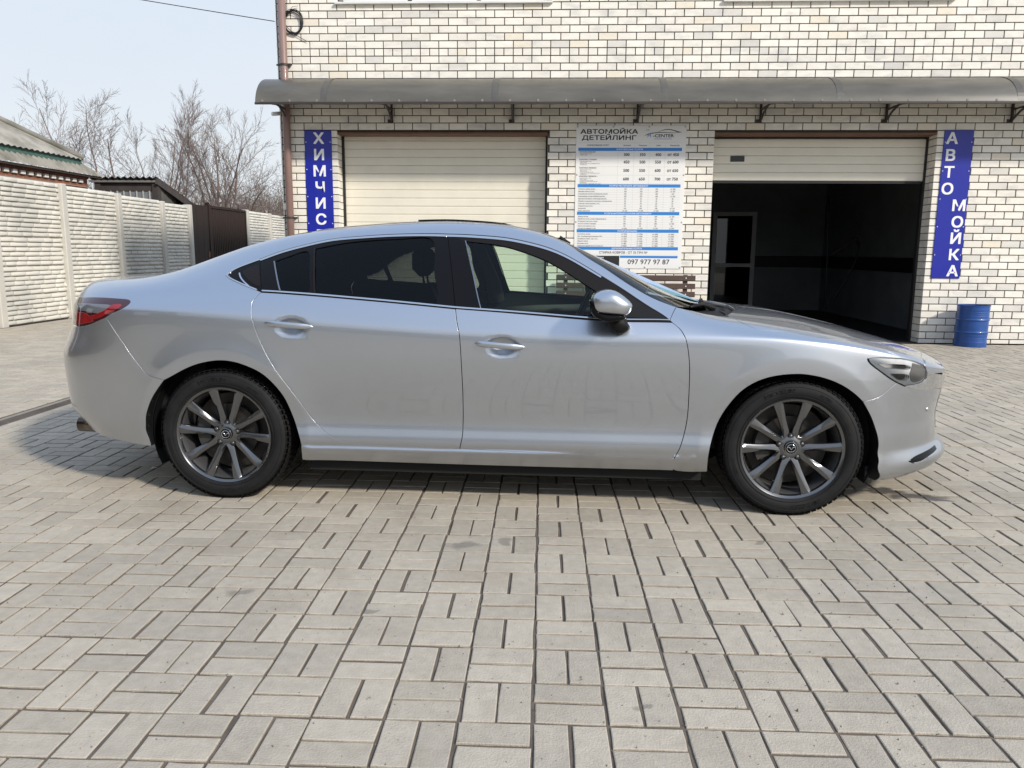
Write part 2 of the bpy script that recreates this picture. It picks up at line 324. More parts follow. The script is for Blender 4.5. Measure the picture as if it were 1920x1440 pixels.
# drain channel with a slotted grate
m_grate = mat('drain_grate', (.10, .075, .055), .7, metal=.4, var=.3, vscale=20)
dr = empty('drain_channel', (-3.99, 4.7, 0)); tag(dr, 'narrow dark slotted drain channel in the paving left behind the silver car', 'drain')
b = MB(); b.box(-.10, -.062, 0, 6.6, -.08, -.002); b.box(.062, .10, 0, 6.6, -.08, -.002); b.box(-.10, .10, 0, 6.6, -.10, -.075); b.build('channel', mat('drain_concrete', (.25, .235, .21), .9, var=.2), dr)
b = MB()
for k in range(220): b.box(-.06, .06, k*.03, k*.03+.013, -.014, -.004)
b.box(-.06, -.05, 0, 6.6, -.016, -.005); b.box(.05, .06, 0, 6.6, -.016, -.005); b.box(-.004, .004, 0, 6.6, -.016, -.005)
b.build('grate', m_grate, dr)
# a scrap of white paper behind the rear wheel
b = MB(); b.add([(0, 0, .004), (.03, .004, .011), (.034, .02, .006), (.006, .017, .014)], [(0, 1, 2, 3)]); o = b.build('paper_scrap', mat('paper', (.8, .8, .78), .8), None, loc=(-2.29, 4.32, 0)); tag(o, 'tiny white scrap of paper on the paving by the rear wheel', 'litter')
# grit swept out of the joints, a few dry leaves
gp = np.array([(1, 0, -.7), (-.5, .87, -.7), (-.5, -.87, -.7), (0, 0, .9)]); gv = []
for k in range(2600):
    y = .9+abs(nrnd.normal(0, 1))*2.6+.6; x = nrnd.uniform(-1, 1)*(1.0+y*.75); s_ = nrnd.uniform(.0009, .0030)*(1 if nrnd.random() < .93 else 1.8); a = nrnd.uniform(0, 6.28); q = gp*s_*nrnd.uniform(.6, 1.4, (4, 3)); c, d = math.cos(a), math.sin(a)
    gv.append(np.stack([q[:, 0]*c-q[:, 1]*d+x, q[:, 0]*d+q[:, 1]*c+y, q[:, 2]+s_*.6+.001], 1))
o = link('grit', fast_mesh('grit', gv, [(0, 2, 1), (0, 1, 3), (1, 2, 3), (2, 0, 3)], mat('grit_stone', (.22, .185, .15), .9, var=.4, vscale=40)), None); tag(o, 'fine brown grit scattered over the paving', 'grit', kind='stuff')
# ------------------------------------------------------------------ car wash building
bld = empty('car_wash_building', (1.6, GY, 0)); tag(bld, 'cream brick car wash building with two garage doors behind the silver car', 'building')
BX, BY = 1.6, GY
def B(mb, name, m, parent=None, **k):
    o = mb.build(name, m, parent or bld, **k); o.location = (-BX, -BY, 0) if parent is None else o.location; return o
m_brick = mat('cream_silicate_brick', (.82, .78, .70), .85, var=.09, vscale=5, rand=.075, bump=.25, bscale=160, tint=(.56, .545, .52), tscale=3.6, tlo=.50, thi=.75, tamt=.75, stretch=(1, 1, 2.2))
N_, L_ = m_brick.node_tree.nodes, m_brick.node_tree.links
fr_ = [n for n in N_ if n.type == 'MATH' and n.operation == 'FRACT'][0]; pb_ = N_['Principled BSDF']; cur_ = pb_.inputs['Base Color'].links[0].from_socket
for lo_, hi_, c_, a_ in ((.955, .96, (.72, .63, .48, 1), .55), (.10, .09, (.56, .55, .53, 1), .38), (.36, .35, (.80, .76, .69, 1), .0)):   # odd tan and grey bricks
    rg_ = N_.new('ShaderNodeMapRange'); rg_.inputs[1].default_value = lo_; rg_.inputs[2].default_value = hi_; rg_.inputs[3].default_value = 0; rg_.inputs[4].default_value = a_; L_.new(fr_.outputs[0], rg_.inputs[0])
    mx_ = N_.new('ShaderNodeMix'); mx_.data_type = 'RGBA'; L_.new(rg_.outputs[0], mx_.inputs[0]); L_.new(cur_, mx_.inputs[6]); mx_.inputs[7].default_value = c_; cur_ = mx_.outputs[2]
L_.new(cur_, pb_.inputs['Base Color'])
m_mortar = mat('dark_mortar', (.045, .034, .028), .95, var=.3, vscale=12)
RP, RZ0, BP = .09971, 3.05125, .26
XL, XRT, ZTOP = -3.84, 7.6, 5.9
G1, G2 = (-3.02, -.012, 2.925), (2.32, 5.37, 2.925)     # garage openings: x0, x1, top
WINS = [(-2.96, 0.0, 4.64, 5.9), (2.38, 5.4, 4.64, 5.9)]
XA, XB = -3.23372, -3.37109
pieces = []
for r in range(-31, 29):
    z0 = RZ0+r*RP+.006; z1 = RZ0+(r+1)*RP-.006
    if z1 < .03: continue
    z0 = max(z0, .0)
    if r == 9: off, pitch = XB, BP/2
    elif r % 2: off, pitch = XA, BP
    else: off, pitch = XB, BP
    ints = [(XL, XRT)]
    def cut(ints, a, b):
        out = []
        for p, q in ints:
            if b <= p or a >= q: out.append((p, q)); continue
            if a > p+.01: out.append((p, a))
            if b < q-.01: out.append((b, q))
        return out
    zm = (z0+z1)/2
    for (a, b_, t) in (G1, G2):
        if zm < t: ints = cut(ints, a, b_)
    for (a, b_, t0, t1) in WINS:
        if t0 < zm < t1: ints = cut(ints, a, b_)
    for (p, q) in ints:
        k = math.floor((p-off)/pitch)
        x = off+k*pitch; edges = []
        while x < q:
            a, c = max(x, p), min(x+pitch, q)
            if c-a > .05: pieces.append((a+(.006 if a > p else 0), c-(.006 if c < q else 0), z0, z1))
            x += pitch
def brick_geo(l, h, r=None):
    c = .0035; L2 = l/2; v = []
    for y, k in ((.115, 0), (.0035, 0), (0, c)):
        v += [(-L2+k, y, k), (L2-k, y, k), (L2-k, y, h-k), (-L2+k, y, h-k)]
    f = [(8, 9, 10, 11)]
    for s in (0, 4):
        for i in range(4): f.append((s+i, s+(i+1) % 4, s+4+(i+1) % 4, s+4+i))
    return v, f
_bm = {}
def hidden_brick(x, z):
    if -3.5 < x < -3.1 and .93 < z < 2.94: return True
    if .40 < x < 1.92 and 1.05 < z < 3.01: return True
    if 5.46 < x < 5.86 and .93 < z < 2.94: return True
    if z < 1.35 and x < 1.5: return True            # behind the car
    return not in_view((x, GY, z), 1.0)
pieces.sort(key=lambda p: (hidden_brick((p[0]+p[1])/2, (p[2]+p[3])/2), -(p[1]-p[0] > .2), ((p[0]+p[1])/2)**2+((p[2]+p[3])/2-1.27)**2+GY*GY))
rest = MB(); attr = []; n_ind = 0
for (a, c, z0, z1) in pieces:
    l, h = round(c-a, 3), round(z1-z0, 3); jy = rnd.gauss(0, .0011)
    if n_ind < 300 and not hidden_brick((a+c)/2, (z0+z1)/2):
        if (l, h) not in _bm:
            mb = MB(); mb.add(*brick_geo(l, h)); _bm[l, h] = mb.mesh('brick', m_brick)
        link('brick', _bm[l, h], None, bld, ((a+c)/2-BX, jy, z0)); n_ind += 1
    else:
        v, f = brick_geo(l, h); rest.add(np.array(v)+[(a+c)/2, GY+jy, z0], f); attr += [rnd.random()]*len(f)
# reveals behind the facade bricks
for (gx, sgn, top) in ((G1[0], -1, G1[2]), (G2[1], 1, G2[2]), (G1[1], 1, G1[2]), (G2[0], -1, G2[2])):
    for r in range(-31, -1):
        z0 = max(RZ0+r*RP+.005, 0); z1 = min(RZ0+(r+1)*RP-.005, top)
        if z1-z0 < .03: continue
        segs = ((.125, .27),) if r % 2 else ((.125, .18), (.19, .27))
        for (y0, y1) in segs:
            k = rest.n; x0, x1 = (gx-.10, gx+.0) if sgn < 0 else (gx, gx+.10); n0 = len(rest.f); rest.box(x0+rnd.uniform(-.001, .001), x1, GY+y0, GY+y1, z0, z1); attr += [rnd.random()]*(len(rest.f)-n0)
# left end of the building, seen edge on: brick ends
for r in range(-31, 29):
    z0 = max(RZ0+r*RP+.005, 0); z1 = RZ0+(r+1)*RP-.005
    if z1 < .03: continue
    y = GY+.125
    while y < 20:
        n0 = len(rest.f); l = .25 if r % 2 else .25; y1 = y+(.12 if (y < GY+.2 and r % 2) else l); rest.box(XL, XL+.1, y, y1-.01, z0, z1); attr += [rnd.random()]*(len(rest.f)-n0); y = y1
tag(B(rest, 'brickwork', m_brick, attr=attr), kind='stuff')
mo = MB(); yb = GY+.009
def wallseg(x0, x1, z0, z1, y0=yb, y1=GY+.38): mo.box(x0, x1, y0, y1, z0, z1)
wallseg(XL+.006, G1[0]-.006, 0, 2.925); wallseg(G1[1]+.006, G2[0]-.006, 0, 2.925); wallseg(G2[1]+.006, XRT, 0, 2.925)
wallseg(XL+.006, XRT, 2.93, 4.64)
wallseg(XL+.006, WINS[0][0], 4.64, ZTOP); wallseg(WINS[0][1], WINS[1][0], 4.64, ZTOP); wallseg(WINS[1][1], XRT, 4.64, ZTOP)
mo.box(XL+.008, XL+.3, GY+.38, 20, 0, ZTOP); mo.box(XL+.3, XRT, 19.7, 20, 0, ZTOP); mo.box(XRT-.3, XRT, GY+.38, 19.7, 0, ZTOP); mo.box(XL, XRT, GY, 20, ZTOP, ZTOP+.15)
B(mo, 'wall', m_mortar)
# lintels
m_lintel = mat('brown_lintel', (.16, .085, .055), .7, var=.2)
for (a, c, t) in (G1, G2):
    mo = MB(); mo.box(a+.002, c-.002, GY+.012, GY+.27, t-.028, t-.001); B(mo, 'lintel', m_lintel)
# upper windows: sill, frame, panes
m_wframe = mat('white_window_frame', (.8, .8, .78), .4); m_sill = mat('white_sill', (.72, .71, .68), .5, var=.1, vscale=4)
for (a, c, t0, t1) in WINS:
    w = empty('window', (0, 0, 0), parent=bld)
    mo = MB(); mo.box(a-.03, c+.03, GY-.05, GY+.2, t0-.012, t0+.015); o = mo.build('sill', m_sill, w, loc=(-BX, -BY, 0))
    mo = MB()
    for x in np.linspace(a, c-.06, 4): mo.box(x, x+.06, GY+.1, GY+.16, t0+.015, t1)
    mo.box(a, c, GY+.1, GY+.16, t0+.015, t0+.075); mo.box(a, c, GY+.1, GY+.16, t1-.06, t1); mo.build('frame', m_wframe, w, loc=(-BX, -BY, 0))
    mo = MB(); mo.box(a+.01, c-.01, GY+.125, GY+.135, t0+.05, t1-.03); mo.build('pane', mat('window_pane', (.35, .37, .39), .08, coat=.5), w, loc=(-BX, -BY, 0))
# sectional garage doors
m_gdoor = mat('cream_door_steel', (.76, .72, .61), .45, var=.05, vscale=2.5, tint=(.65, .61, .51), tscale=1.3, tlo=.5, thi=.75, tamt=.35)
m_blackseal = mat('black_rubber', (.015, .015, .016), .6)
def slat_mesh(w, h):
    # one rib of the door leaf: flat face with a shallow rounded groove above and below
    prof = [(0, 0), (.004, -.007), (.012, -.010), (h-.012, -.010), (h-.004, -.007), (h, 0)]
    v = []; n = len(prof)
    for x in (0, w): v += [(x, y, z) for z, y in prof]+[(x, .03, h), (x, .03, 0)]
    m = n+2; f = [(i, m+i, m+(i+1) % m, (i+1) % m) for i in range(m)]+[tuple(range(m)), tuple(range(m, 2*m))[::-1]]
    mb = MB(); mb.add(v, f); me = mb.mesh('door_rib', m_gdoor); return me
def garage_door(x0, x1, zb, zt, ydoor, name, label):
    d = empty(name, ((x0+x1)/2, ydoor, zb)); tag(d, label, 'garage door'); h = .1168; k = int((zt-zb)/h); me = slat_mesh(x1-x0-.064, h-.0012)
    for i in range(k+1):
        if zb+i*h > zt: break
        link('door_rib', me, None, d, (-(x1-x0)/2+.036, 0, i*h))
    mb = MB(); mb.box(-(x1-x0)/2, -(x1-x0)/2+.038, -.03, .05, -zb, zt-zb+.05); mb.box((x1-x0)/2-.03, (x1-x0)/2, -.03, .05, -zb, zt-zb+.05); mb.box(-(x1-x0)/2, (x1-x0)/2, .0, .05, zt-zb, zt-zb+.06)
    mb.build('frame', m_blackseal, d)
    mb = MB(); mb.box(-(x1-x0)/2+.05, (x1-x0)/2-.05, -.012, .035, -.035, -.002); mb.build('bottom_seal', m_blackseal, d); return d
d1 = garage_door(G1[0], G1[1], .04, 2.86, GY+.27, 'garage_door', 'closed cream ribbed garage door left of the price board')
d2 = garage_door(G2[0], G2[1], 2.29, 2.86, GY+.27, 'garage_door', 'half raised cream ribbed garage door above the dark wash bay')
mb = MB(); mb.cbox(-1.235, -1.035, -.018, -.005, .265, .345, .004); mb.build('handle', mat('black_plastic', (.02, .02, .022), .4), d2)
# wash bay interior
m_in = mat('shade_toned_bay_wall', (.15, .165, .175), .8, var=.2, vscale=2); m_in2 = mat('bay_floor', (.012, .012, .013), .5)  # pale walls coloured dark: the bay's shade is put into their base colour
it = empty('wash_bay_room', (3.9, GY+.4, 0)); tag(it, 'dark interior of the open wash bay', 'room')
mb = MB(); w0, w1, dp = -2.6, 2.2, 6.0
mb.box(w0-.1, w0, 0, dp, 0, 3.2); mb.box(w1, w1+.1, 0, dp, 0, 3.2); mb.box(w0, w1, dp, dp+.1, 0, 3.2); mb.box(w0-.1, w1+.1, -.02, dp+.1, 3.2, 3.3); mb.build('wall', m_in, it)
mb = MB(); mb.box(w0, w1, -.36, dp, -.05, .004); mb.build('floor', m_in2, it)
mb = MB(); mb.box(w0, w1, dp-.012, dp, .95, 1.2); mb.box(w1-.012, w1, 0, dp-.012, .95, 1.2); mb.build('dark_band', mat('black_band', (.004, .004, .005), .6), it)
m_pv = mat('grey_door_frame', (.5, .51, .52), .5); m_pg = glass('bay_door_glass', (.25, .27, .3))
for (x, w, top) in ((-2.05, .85, 2.15), (-.25, .95, 2.15)):
    dd = empty('inner_door', (x, dp-.06, 0), parent=it)
    mb = MB(); mb.box(0, .09, -.03, .03, 0, top); mb.box(w-.09, w, -.03, .03, 0, top); mb.box(.09, w-.09, -.03, .03, top-.09, top); mb.box(.09, w-.09, -.03, .03, .0, .12); mb.box(.09, w-.09, -.03, .03, .95, 1.03); mb.build('frame', m_pv, dd)
    mb = MB(); mb.box(.085, w-.085, -.006, .006, .11, top-.08); mb.build('pane', m_pg, dd)
pw = empty('pressure_washer_hose', (5.3, GY+3.2, 0)); tag(pw, 'black pressure washer lance with hanging hose on the bay wall', 'hose')
mb = MB(); mb.tube([(-.25, 0, 2.3), (-.23, 0, 1.6), (-.2, 0, 1.15), (-.18, 0, .6), (-.16, 0, .25), (0, 0, .5), (.22, 0, .9), (.33, 0, 1.2), (.36, 0, 1.42)], .014, 8); mb.build('hose', m_blackseal, pw, smooth=True)
mb = MB(); mb.tube([(-.2, 0, 1.2), (.05, 0, 1.36), (.24, 0, 1.5), (.3, 0, 1.52), (.36, 0, 1.42)], [.012, .014, .03, .045, .03], 8); mb.build('lance', m_blackseal, pw, smooth=True)

# ------------------------------------------------------------------ canopy
cn_ = empty('canopy', (1.6, GY, 3.2)); tag(cn_, 'curved smoky polycarbonate canopy over both garage doors', 'canopy')
CX0, CX1 = -3.95, 7.4
def canopy_prof(k, n=14, lift=0):
    a = k/(n-1)*math.pi/2*.93; y = -.66*math.sin(a)/math.sin(math.pi/2*.93); z = 3.215+(3.62-3.215)*(math.cos(a)-math.cos(math.pi/2*.93))/(1-math.cos(math.pi/2*.93)); return y, z+lift
m_poly = mat('smoky_polycarbonate', (.11, .102, .084), .34, var=.22, vscale=3.0, tint=(.18, .167, .138), tscale=1.2, tlo=.35, thi=.7, tamt=.8, coat=.25, stretch=(.6, 2, 2))
N_, L_ = m_poly.node_tree.nodes, m_poly.node_tree.links
tl = N_.new('ShaderNodeBsdfTranslucent'); tl.inputs[0].default_value = (.30, .28, .24, 1); ms = N_.new('ShaderNodeMixShader'); ms.inputs[0].default_value = .22; L_.new(N_['Principled BSDF'].outputs[0], ms.inputs[1]); L_.new(tl.outputs[0], ms.inputs[2]); L_.new(ms.outputs[0], N_['Material Output'].inputs[0])
m_strip = mat('canopy_joint_strip', (.085, .08, .07), .4, var=.2, vscale=5)
joints = [CX0, -3.02, -.72, 1.52, 3.79, 6.08, CX1]
m_dark = mat('dark_brown_steel', (.035, .028, .025), .5, var=.2)
for a, c in zip(joints[:-1], joints[1:]):
    mb = MB(); n = 14; nx = max(2, int((c-a)/.25)); v = []
    for lift in (0, .006):
        for i in range(nx+1):
            x = a+.004+(c-a-.008)*i/nx
            for k in range(n):
                y, z = canopy_prof(k, n, lift); v.append((x-1.6, y-.003*rnd.random(), z-3.2+.003*math.sin(x*9)*k/n))
    f = []
    for s in (0, 1):
        for i in range(nx):
            for k in range(n-1):
                q = [s*(nx+1)*n+i*n+k, s*(nx+1)*n+(i+1)*n+k, s*(nx+1)*n+(i+1)*n+k+1, s*(nx+1)*n+i*n+k+1]; f.append(tuple(q if not s else q[::-1]))
    mb.add(v, f); mb.build('roof_sheet', m_poly, cn_, smooth=True)
for x in joints[1:-1]:
    mb = MB(); pts = [canopy_prof(k, 14, .008) for k in range(14)]; v = []
    for (y, z) in pts: v += [(x-1.6-.045, y, z-3.2), (x-1.6-.045, y, z-3.2+.006), (x-1.6+.045, y, z-3.2+.006), (x-1.6+.045, y, z-3.2)]
    f = [(i*4+j, i*4+(j+1) % 4, i*4+4+(j+1) % 4, i*4+4+j) for i in range(13) for j in range(4)]; mb.add(v, f); mb.build('joint_strip', m_strip, cn_)
mb = MB(); mb.box(CX0-1.6, CX1-1.6, -.675, -.645, -.012, .014); mb.box(CX0-1.6, CX1-1.6, -.03, -.002, .40, .42)
mb.build('edge_rail', m_dark, cn_)
scr = MB(); scr.lathe([(.001, -.010), (.014, -.010), (.019, 0), (.022, .002)], 10, 'y'); scrm = scr.mesh('screw', mat('grey_washer', (.22, .205, .18), .5))
for x in np.arange(CX0+.1, CX1, .37): link('screw', scrm, None, cn_, (x-1.6, -.655, .032))
for x in np.arange(CX0+.05, CX1, .62): link('screw', scrm, None, cn_, (x-1.6, -.055, .412), (-1.1, 0, 0))
for bx in (-3.72, -2.226, -.506, 1.237, 2.935, 4.647, 6.336):
    br = empty('bracket', (bx-1.6, 0, 0), parent=cn_)
    mb = MB(); mb.box(-.015, .015, -.032, -.003, -.14, .41); mb.box(-.06, .02, -.012, -.003, -.155, -.105); mb.build('upright', m_dark, br)
    mb = MB(); mb.tube([(0, -.03, -.12), (0, -.2, -.03), (0, -.42, .03), (0, -.645, .0)], .016, 6)
    mb.bar((0, -.03, .02), (0, -.645, .02), .025, .02); mb.build('brace', m_dark, br)

# ------------------------------------------------------------------ downpipe, cables
dp_ = empty('downpipe', (-3.72, GY-.075, 0)); tag(dp_, 'brown drainpipe at the left corner of the brick building', 'drainpipe')
m_pipe = mat('brown_pipe_paint', (.23, .145, .125), .45, var=.12, vscale=3, coat=.2)
mb = MB(); mb.tube([(0, 0, .15), (0, 0, 2.9), (-.012, 0, 5.8)], .052, 18); mb.build('pipe', m_pipe, dp_, smooth=True)
for z in (1.72, 3.82):
    mb = MB(); mb.lathe([(.053, -.014), (.059, -.014), (.059, .014), (.053, .014)], 18); mb.box(-.11, .11, -.006, .006, -.012, .012); mb.box(.04, .075, 0, .07, -.01, .01); mb.build('clamp', m_dark, dp_, loc=(0, 0, z))
cc = empty('cable_coil', (-3.585, GY-.02, 4.40)); tag(cc, 'coil of black cable hung on the wall beside the drainpipe', 'cable')
m_cable = mat('black_cable', (.012, .012, .013), .5); mb = MB()
for k in range(9):
    a = np.linspace(0, 2*math.pi, 40); r1, r2 = .125+rnd.uniform(-.012, .012), .155+rnd.uniform(-.014, .014); ox, oz = rnd.uniform(-.01, .01), rnd.uniform(-.012, .012)
    mb.tube(np.stack([ox+r1*np.cos(a), -.012*k/9-.005+0*a, oz+r2*np.sin(a)+.01*np.sin(3*a+k)], 1), .0045, 5, False)
mb.build('loops', m_cable, cc, smooth=True)
mb = MB(); mb.tube([(-.02, 0, -.15), (.08, 0, -.2), (.19, .0, -.26)], .004, 5); mb.tube([(-.09, 0, .1), (-.07, 0, .5), (-.06, 0, 1.2)], .004, 5); mb.tube([(-.06, -.0, .13), (.0, -.01, .2), (.08, 0, .21)], .003, 5); mb.build('loose_end', m_cable, cc, smooth=True)
mb = MB(); mb.tube([(0, 0, 1.2), (.004, 0, 3), (-.01, 0, 4.4), (0, 0, 5.8)], .005, 5); o = mb.build('wall_cable', m_cable, None, loc=(-3.815, GY-.012, 0)); tag(o, 'thin black cable running up the corner left of the drainpipe', 'cable')
pts = [(-3.85-t*18.1, GY-.02+t*4.9, 4.41+t*4.36-.5*t*(1-t)) for t in np.linspace(0, 1, 24)]
mb = MB(); mb.tube(pts, .006, 5); tag(mb.build('overhead_wire', m_cable), 'thin overhead wire crossing the sky to the brick building', 'wire')
vc = empty('security_camera', (-3.80, GY-.06, 3.17)); tag(vc, 'small white security camera under the left end of the canopy', 'camera')
mb = MB(); mb.tube([(-.02, 0, 0), (-.10, -.08, -.02)], .028, 12); mb.build('housing', m_wframe, vc, smooth=True); mb = MB(); mb.tube([(.0, .05, .03), (-.02, 0, .01)], .012, 8); mb.build('arm', m_wframe, vc)
jb = MB(); jb.cbox(-.035, .035, -.04, 0, -.045, .045, .006); tag(jb.build('junction_box', m_wframe, None, loc=(-3.79, GY-.002, 1.88)), 'small white junction box on the wall edge by the drainpipe', 'box')

# ------------------------------------------------------------------ signs
m_blue = mat('blue_sign_face', hexc(14, 30, 150)[:3], .35, var=.03, coat=.15); m_white = mat('white_print', (.82, .82, .82), .5)
def vertical_sign(x0, x1, z0, z1, word, shifts, name, label):
    s = empty(name, ((x0+x1)/2, GY-.002, z0)); tag(s, label, 'sign'); w = x1-x0; h = z1-z0
    mb = MB(); mb.cbox(-w/2, w/2, -.012, 0, 0, h, .002); mb.build('panel', m_blue, s)
    pitch = .2265; zt = h-.105
    for i, ch in enumerate(word):
        v, f = text_geo(ch, .205, .028, 1.12, 'CENTER'); b = np.zeros_like(v); b[:, 0] = v[:, 0]+shifts[i]; b[:, 1] = -.0125-v[:, 2]; b[:, 2] = v[:, 1]+zt-i*pitch-.075
        mb = MB(); mb.add(b, f); mb.build('letter', m_white, s)
    sm = MB(); sm.lathe([(.001, -.004), (.006, -.003), (.007, 0)], 8, 'y'); me = sm.mesh('screw', m_white)
    for z in (.33, .72, 1.1, 1.48, h-.16):
        for x in (-w/2+.02, w/2-.02): link('screw', me, None, s, (x, -.012, z))
vertical_sign(-3.49, -3.10, .925, 2.945, 'ХИМЧИСТКА', [.01]*9, 'vertical_sign', 'tall blue sign with white letters ХИМЧИСТКА left of the closed garage door')
vertical_sign(5.458, 5.855, .925, 2.952, 'АВТОМОЙКА', [-.09]*4+[.09]*5, 'vertical_sign', 'tall blue sign with staggered white letters АВТОМОЙКА above the blue barrel')
# price board
pb = empty('price_board', (1.156, GY-.004, 1.03)); tag(pb, 'white price board with blue bands and Cyrillic price rows between the garage doors', 'sign')
PW, PH = 1.54, 1.985
mb = MB(); mb.cbox(-PW/2, PW/2, -.006, 0, 0, PH, .0015); mb.build('board', mat('white_banner', (.78, .775, .76), .5, var=.03, vscale=2), pb)
m_ink = mat('black_print', (.012, .012, .014), .5); m_cyan = mat('blue_print', hexc(40, 125, 200)[:3], .45); m_grey = mat('grey_print', (.35, .35, .35), .5)
ink, wht, cya, gry = MB(), MB(), MB(), MB()
def T(mb, s, x, z, size, bold=0., sx=1., align='LEFT', lift=.0072):
    v, f = text_geo(s, size, bold, sx, align)
    if len(v) == 0: return
    b = np.zeros_like(v); b[:, 0] = x+v[:, 0]; b[:, 1] = -lift-v[:, 2]; b[:, 2] = z+v[:, 1]; mb.add(b, f)
def rect(mb, x0, x1, z0, z1, lift=.0068): mb.add([(x0, -lift, z0), (x1, -lift, z0), (x1, -lift, z1), (x0, -lift, z1)], [(0, 1, 2, 3)])
# board coordinates from the top left corner: u in 0..1 across, v in 0..1 down
U = lambda u: -PW/2+u*PW
V = lambda v: PH*(1-v)
T(ink, 'АВТОМОЙКА', U(.30), V(.056), .080, .035, 1.55, 'CENTER'); T(ink, 'ДЕТЕЙЛИНГ', U(.30), V(.098), .080, .035, 1.55, 'CENTER')
T(cya, 'M', U(.650), V(.0805), .060, .012, 1.15); T(ink, '-CENTER', U(.700), V(.0805), .060, .022, 1.2)
T(ink, 'СТО', U(.635), V(.034), .016, .03, 1.3)
def swoosh(pts, w):
    pts = np.array(pts); t = np.gradient(pts, axis=0); nrm = np.stack([-t[:, 1], t[:, 0]], 1); nrm /= np.linalg.norm(nrm, axis=1)[:, None]; w = np.asarray(w)[:, None]
    a = pts+nrm*w/2; b = pts-nrm*w/2; v = [(p[0], -.0074, p[1]) for p in np.concatenate([a, b])]; n = len(pts); ink.add(v, [(n+i, n+i+1, i+1, i) for i in range(n-1)])
def curve(P, n=24):
    P = np.array(P, float); k = len(P); t = np.linspace(0, k-1, n); out = []
    for q in t:
        i = min(int(q), k-2); f = q-i; p0, p1, p2, p3 = P[max(i-1, 0)], P[i], P[i+1], P[min(i+2, k-1)]
        out.append(.5*((2*p1)+(-p0+p2)*f+(2*p0-5*p1+4*p2-p3)*f*f+(-p0+3*p1-3*p2+p3)*f**3))
    return np.array(out)
sw = lambda L: curve([(U(u), V(v)) for u, v in L])
swoosh(sw([(.622, .0715), (.66, .058), (.73, .0495), (.82, .049), (.90, .050), (.955, .044)]), np.interp(np.linspace(0, 1, 24), [0, .2, .7, 1], [.002, .012, .006, .002]))
swoosh(sw([(.735, .0475), (.78, .034), (.83, .0275), (.88, .033), (.925, .044), (.955, .0455)]), np.interp(np.linspace(0, 1, 24), [0, .3, .8, 1], [.002, .008, .014, .002]))
rect(cya, U(.71), U(.87), V(.0935), V(.0905))
cols = [.435, .58, .722, .87]
T(ink, 'НАИМЕНОВАНИЕ УСЛУГ', U(.20), V(.140), .027, .012, .95, 'CENTER')
for u, s in zip(cols, ('Легковой', 'Паркетник', 'Джип', 'Микроавтобус')): T(ink, s, U(u+.03), V(.140), .024, .01, .95 if len(s) < 11 else .8, 'CENTER')
def band(v, s): rect(cya, U(.022), U(.965), V(v+.0115), V(v-.0105)); T(wht, s, U(.49), V(v+.006), .030, .012, 1.0, 'CENTER', .0076)
def hline(v, u0=.022, u1=.965): rect(gry, U(u0), U(u1), V(v)-.0007, V(v)+.0007)
band(.163, 'КОМПЛЕКСНЫЕ УСЛУГИ')
big = [(.197, .173, .225, 'КОМПЛЕКС ЕКОНОМ', ['Наружная мойка кузова', 'Уборка салона'], ('300', '350', '400', 'от 450')),
       (.248, .225, .283, 'КОМПЛЕКС СТАНДАРТ', ['Наружная мойка кузова', 'Уборка салона', 'Консервация кузова полимерным воском', 'Чернение шин'], ('450', '500', '550', 'от 600')),
       (.306, .283, .341, 'КОМПЛЕКС ПРЕМИУМ', ['Наружная мойка кузова', 'Уборка салона', 'Полировка пластика салона', 'Консервация кузова полимерным воском', 'Чернение шин'], ('500', '550', '600', 'от 650')),
       (.365, .341, .402, 'КОМПЛЕКС ПРЕМИУМ +', ['Наружная мойка кузова', 'Уборка салона', 'Полировка пластика салона', 'Консервация кузова твёрдым воском', 'Чернение шин', 'Очистка салона + кондиционер кожи салона'], ('600', '650', '700', 'от 750'))]
for (vc_, v0, v1, hd, ls, pr) in big:
    hline(v1); T(ink, hd, U(.035), V(v0+.0125), .0215, .02, 1.0)
    for i, s in enumerate(ls): T(ink, s, U(.04), V(v0+.0235+i*.0078), .0145, 0, .95)
    for u, s in zip(cols, pr): T(ink, s, U(u+.03 if len(s) < 4 else u+.018), V(vc_+.012), .056, .022, 1.0, 'CENTER')
for u in (.385, .53, .672, .812): rect(gry, U(u)-.0006, U(u)+.0006, V(.402), V(.118))
hline(.118)
def table(v0, rows, s, end):
    band(v0, s); dv = (end-v0-.0115-.012)/len(rows)
    for i, (nm, a, b_, c, d) in enumerate(rows):
        v = v0+.0115+dv*(i+.86); T(ink, nm, U(.03), V(v), .0205, .006, 1.0)
        for u, t in zip(cols, (a, b_, c, d)): T(ink, t, U(u+.028), V(v), .0235, .006, 1.05, 'CENTER')
        hline(v+.003)
    for u in (.385, .53, .672, .812): rect(gry, U(u)-.0005, U(u)+.0005, V(end-.012), V(v0+.0115))
table(.415, [('Экспресс мойка кузова', '150', '150', '200', 'от 200'), ('Внешняя мойка кузова', '200', '250', '300', 'от 350'), ('Консервация кузова полимерным воском', '100', '100', '100', '100'), ('Консервация кузова твёрдым воском', '300', '350', '400', 'от 500'), ('Удаление битумных пятен (одна деталь)', '50', '50', '50', '50'), ('Обработка наружного пластика и уплотнителей', '50', '50', '50', '50'), ('Глубокая чистка дисков (1 шт.)', '50', '50', '50', '50'), ('Чернение шин (4 шт.)', '50', '50', '50', '50'), ('Антидождь', '100', '100', '100', 'от 150'), ('Мойка двигателя', 'от 250', 'от 250', 'от 250', 'от 250')], 'УСЛУГИ ЭКСТЕРЬЕРА АВТОМОБИЛЯ', .608)
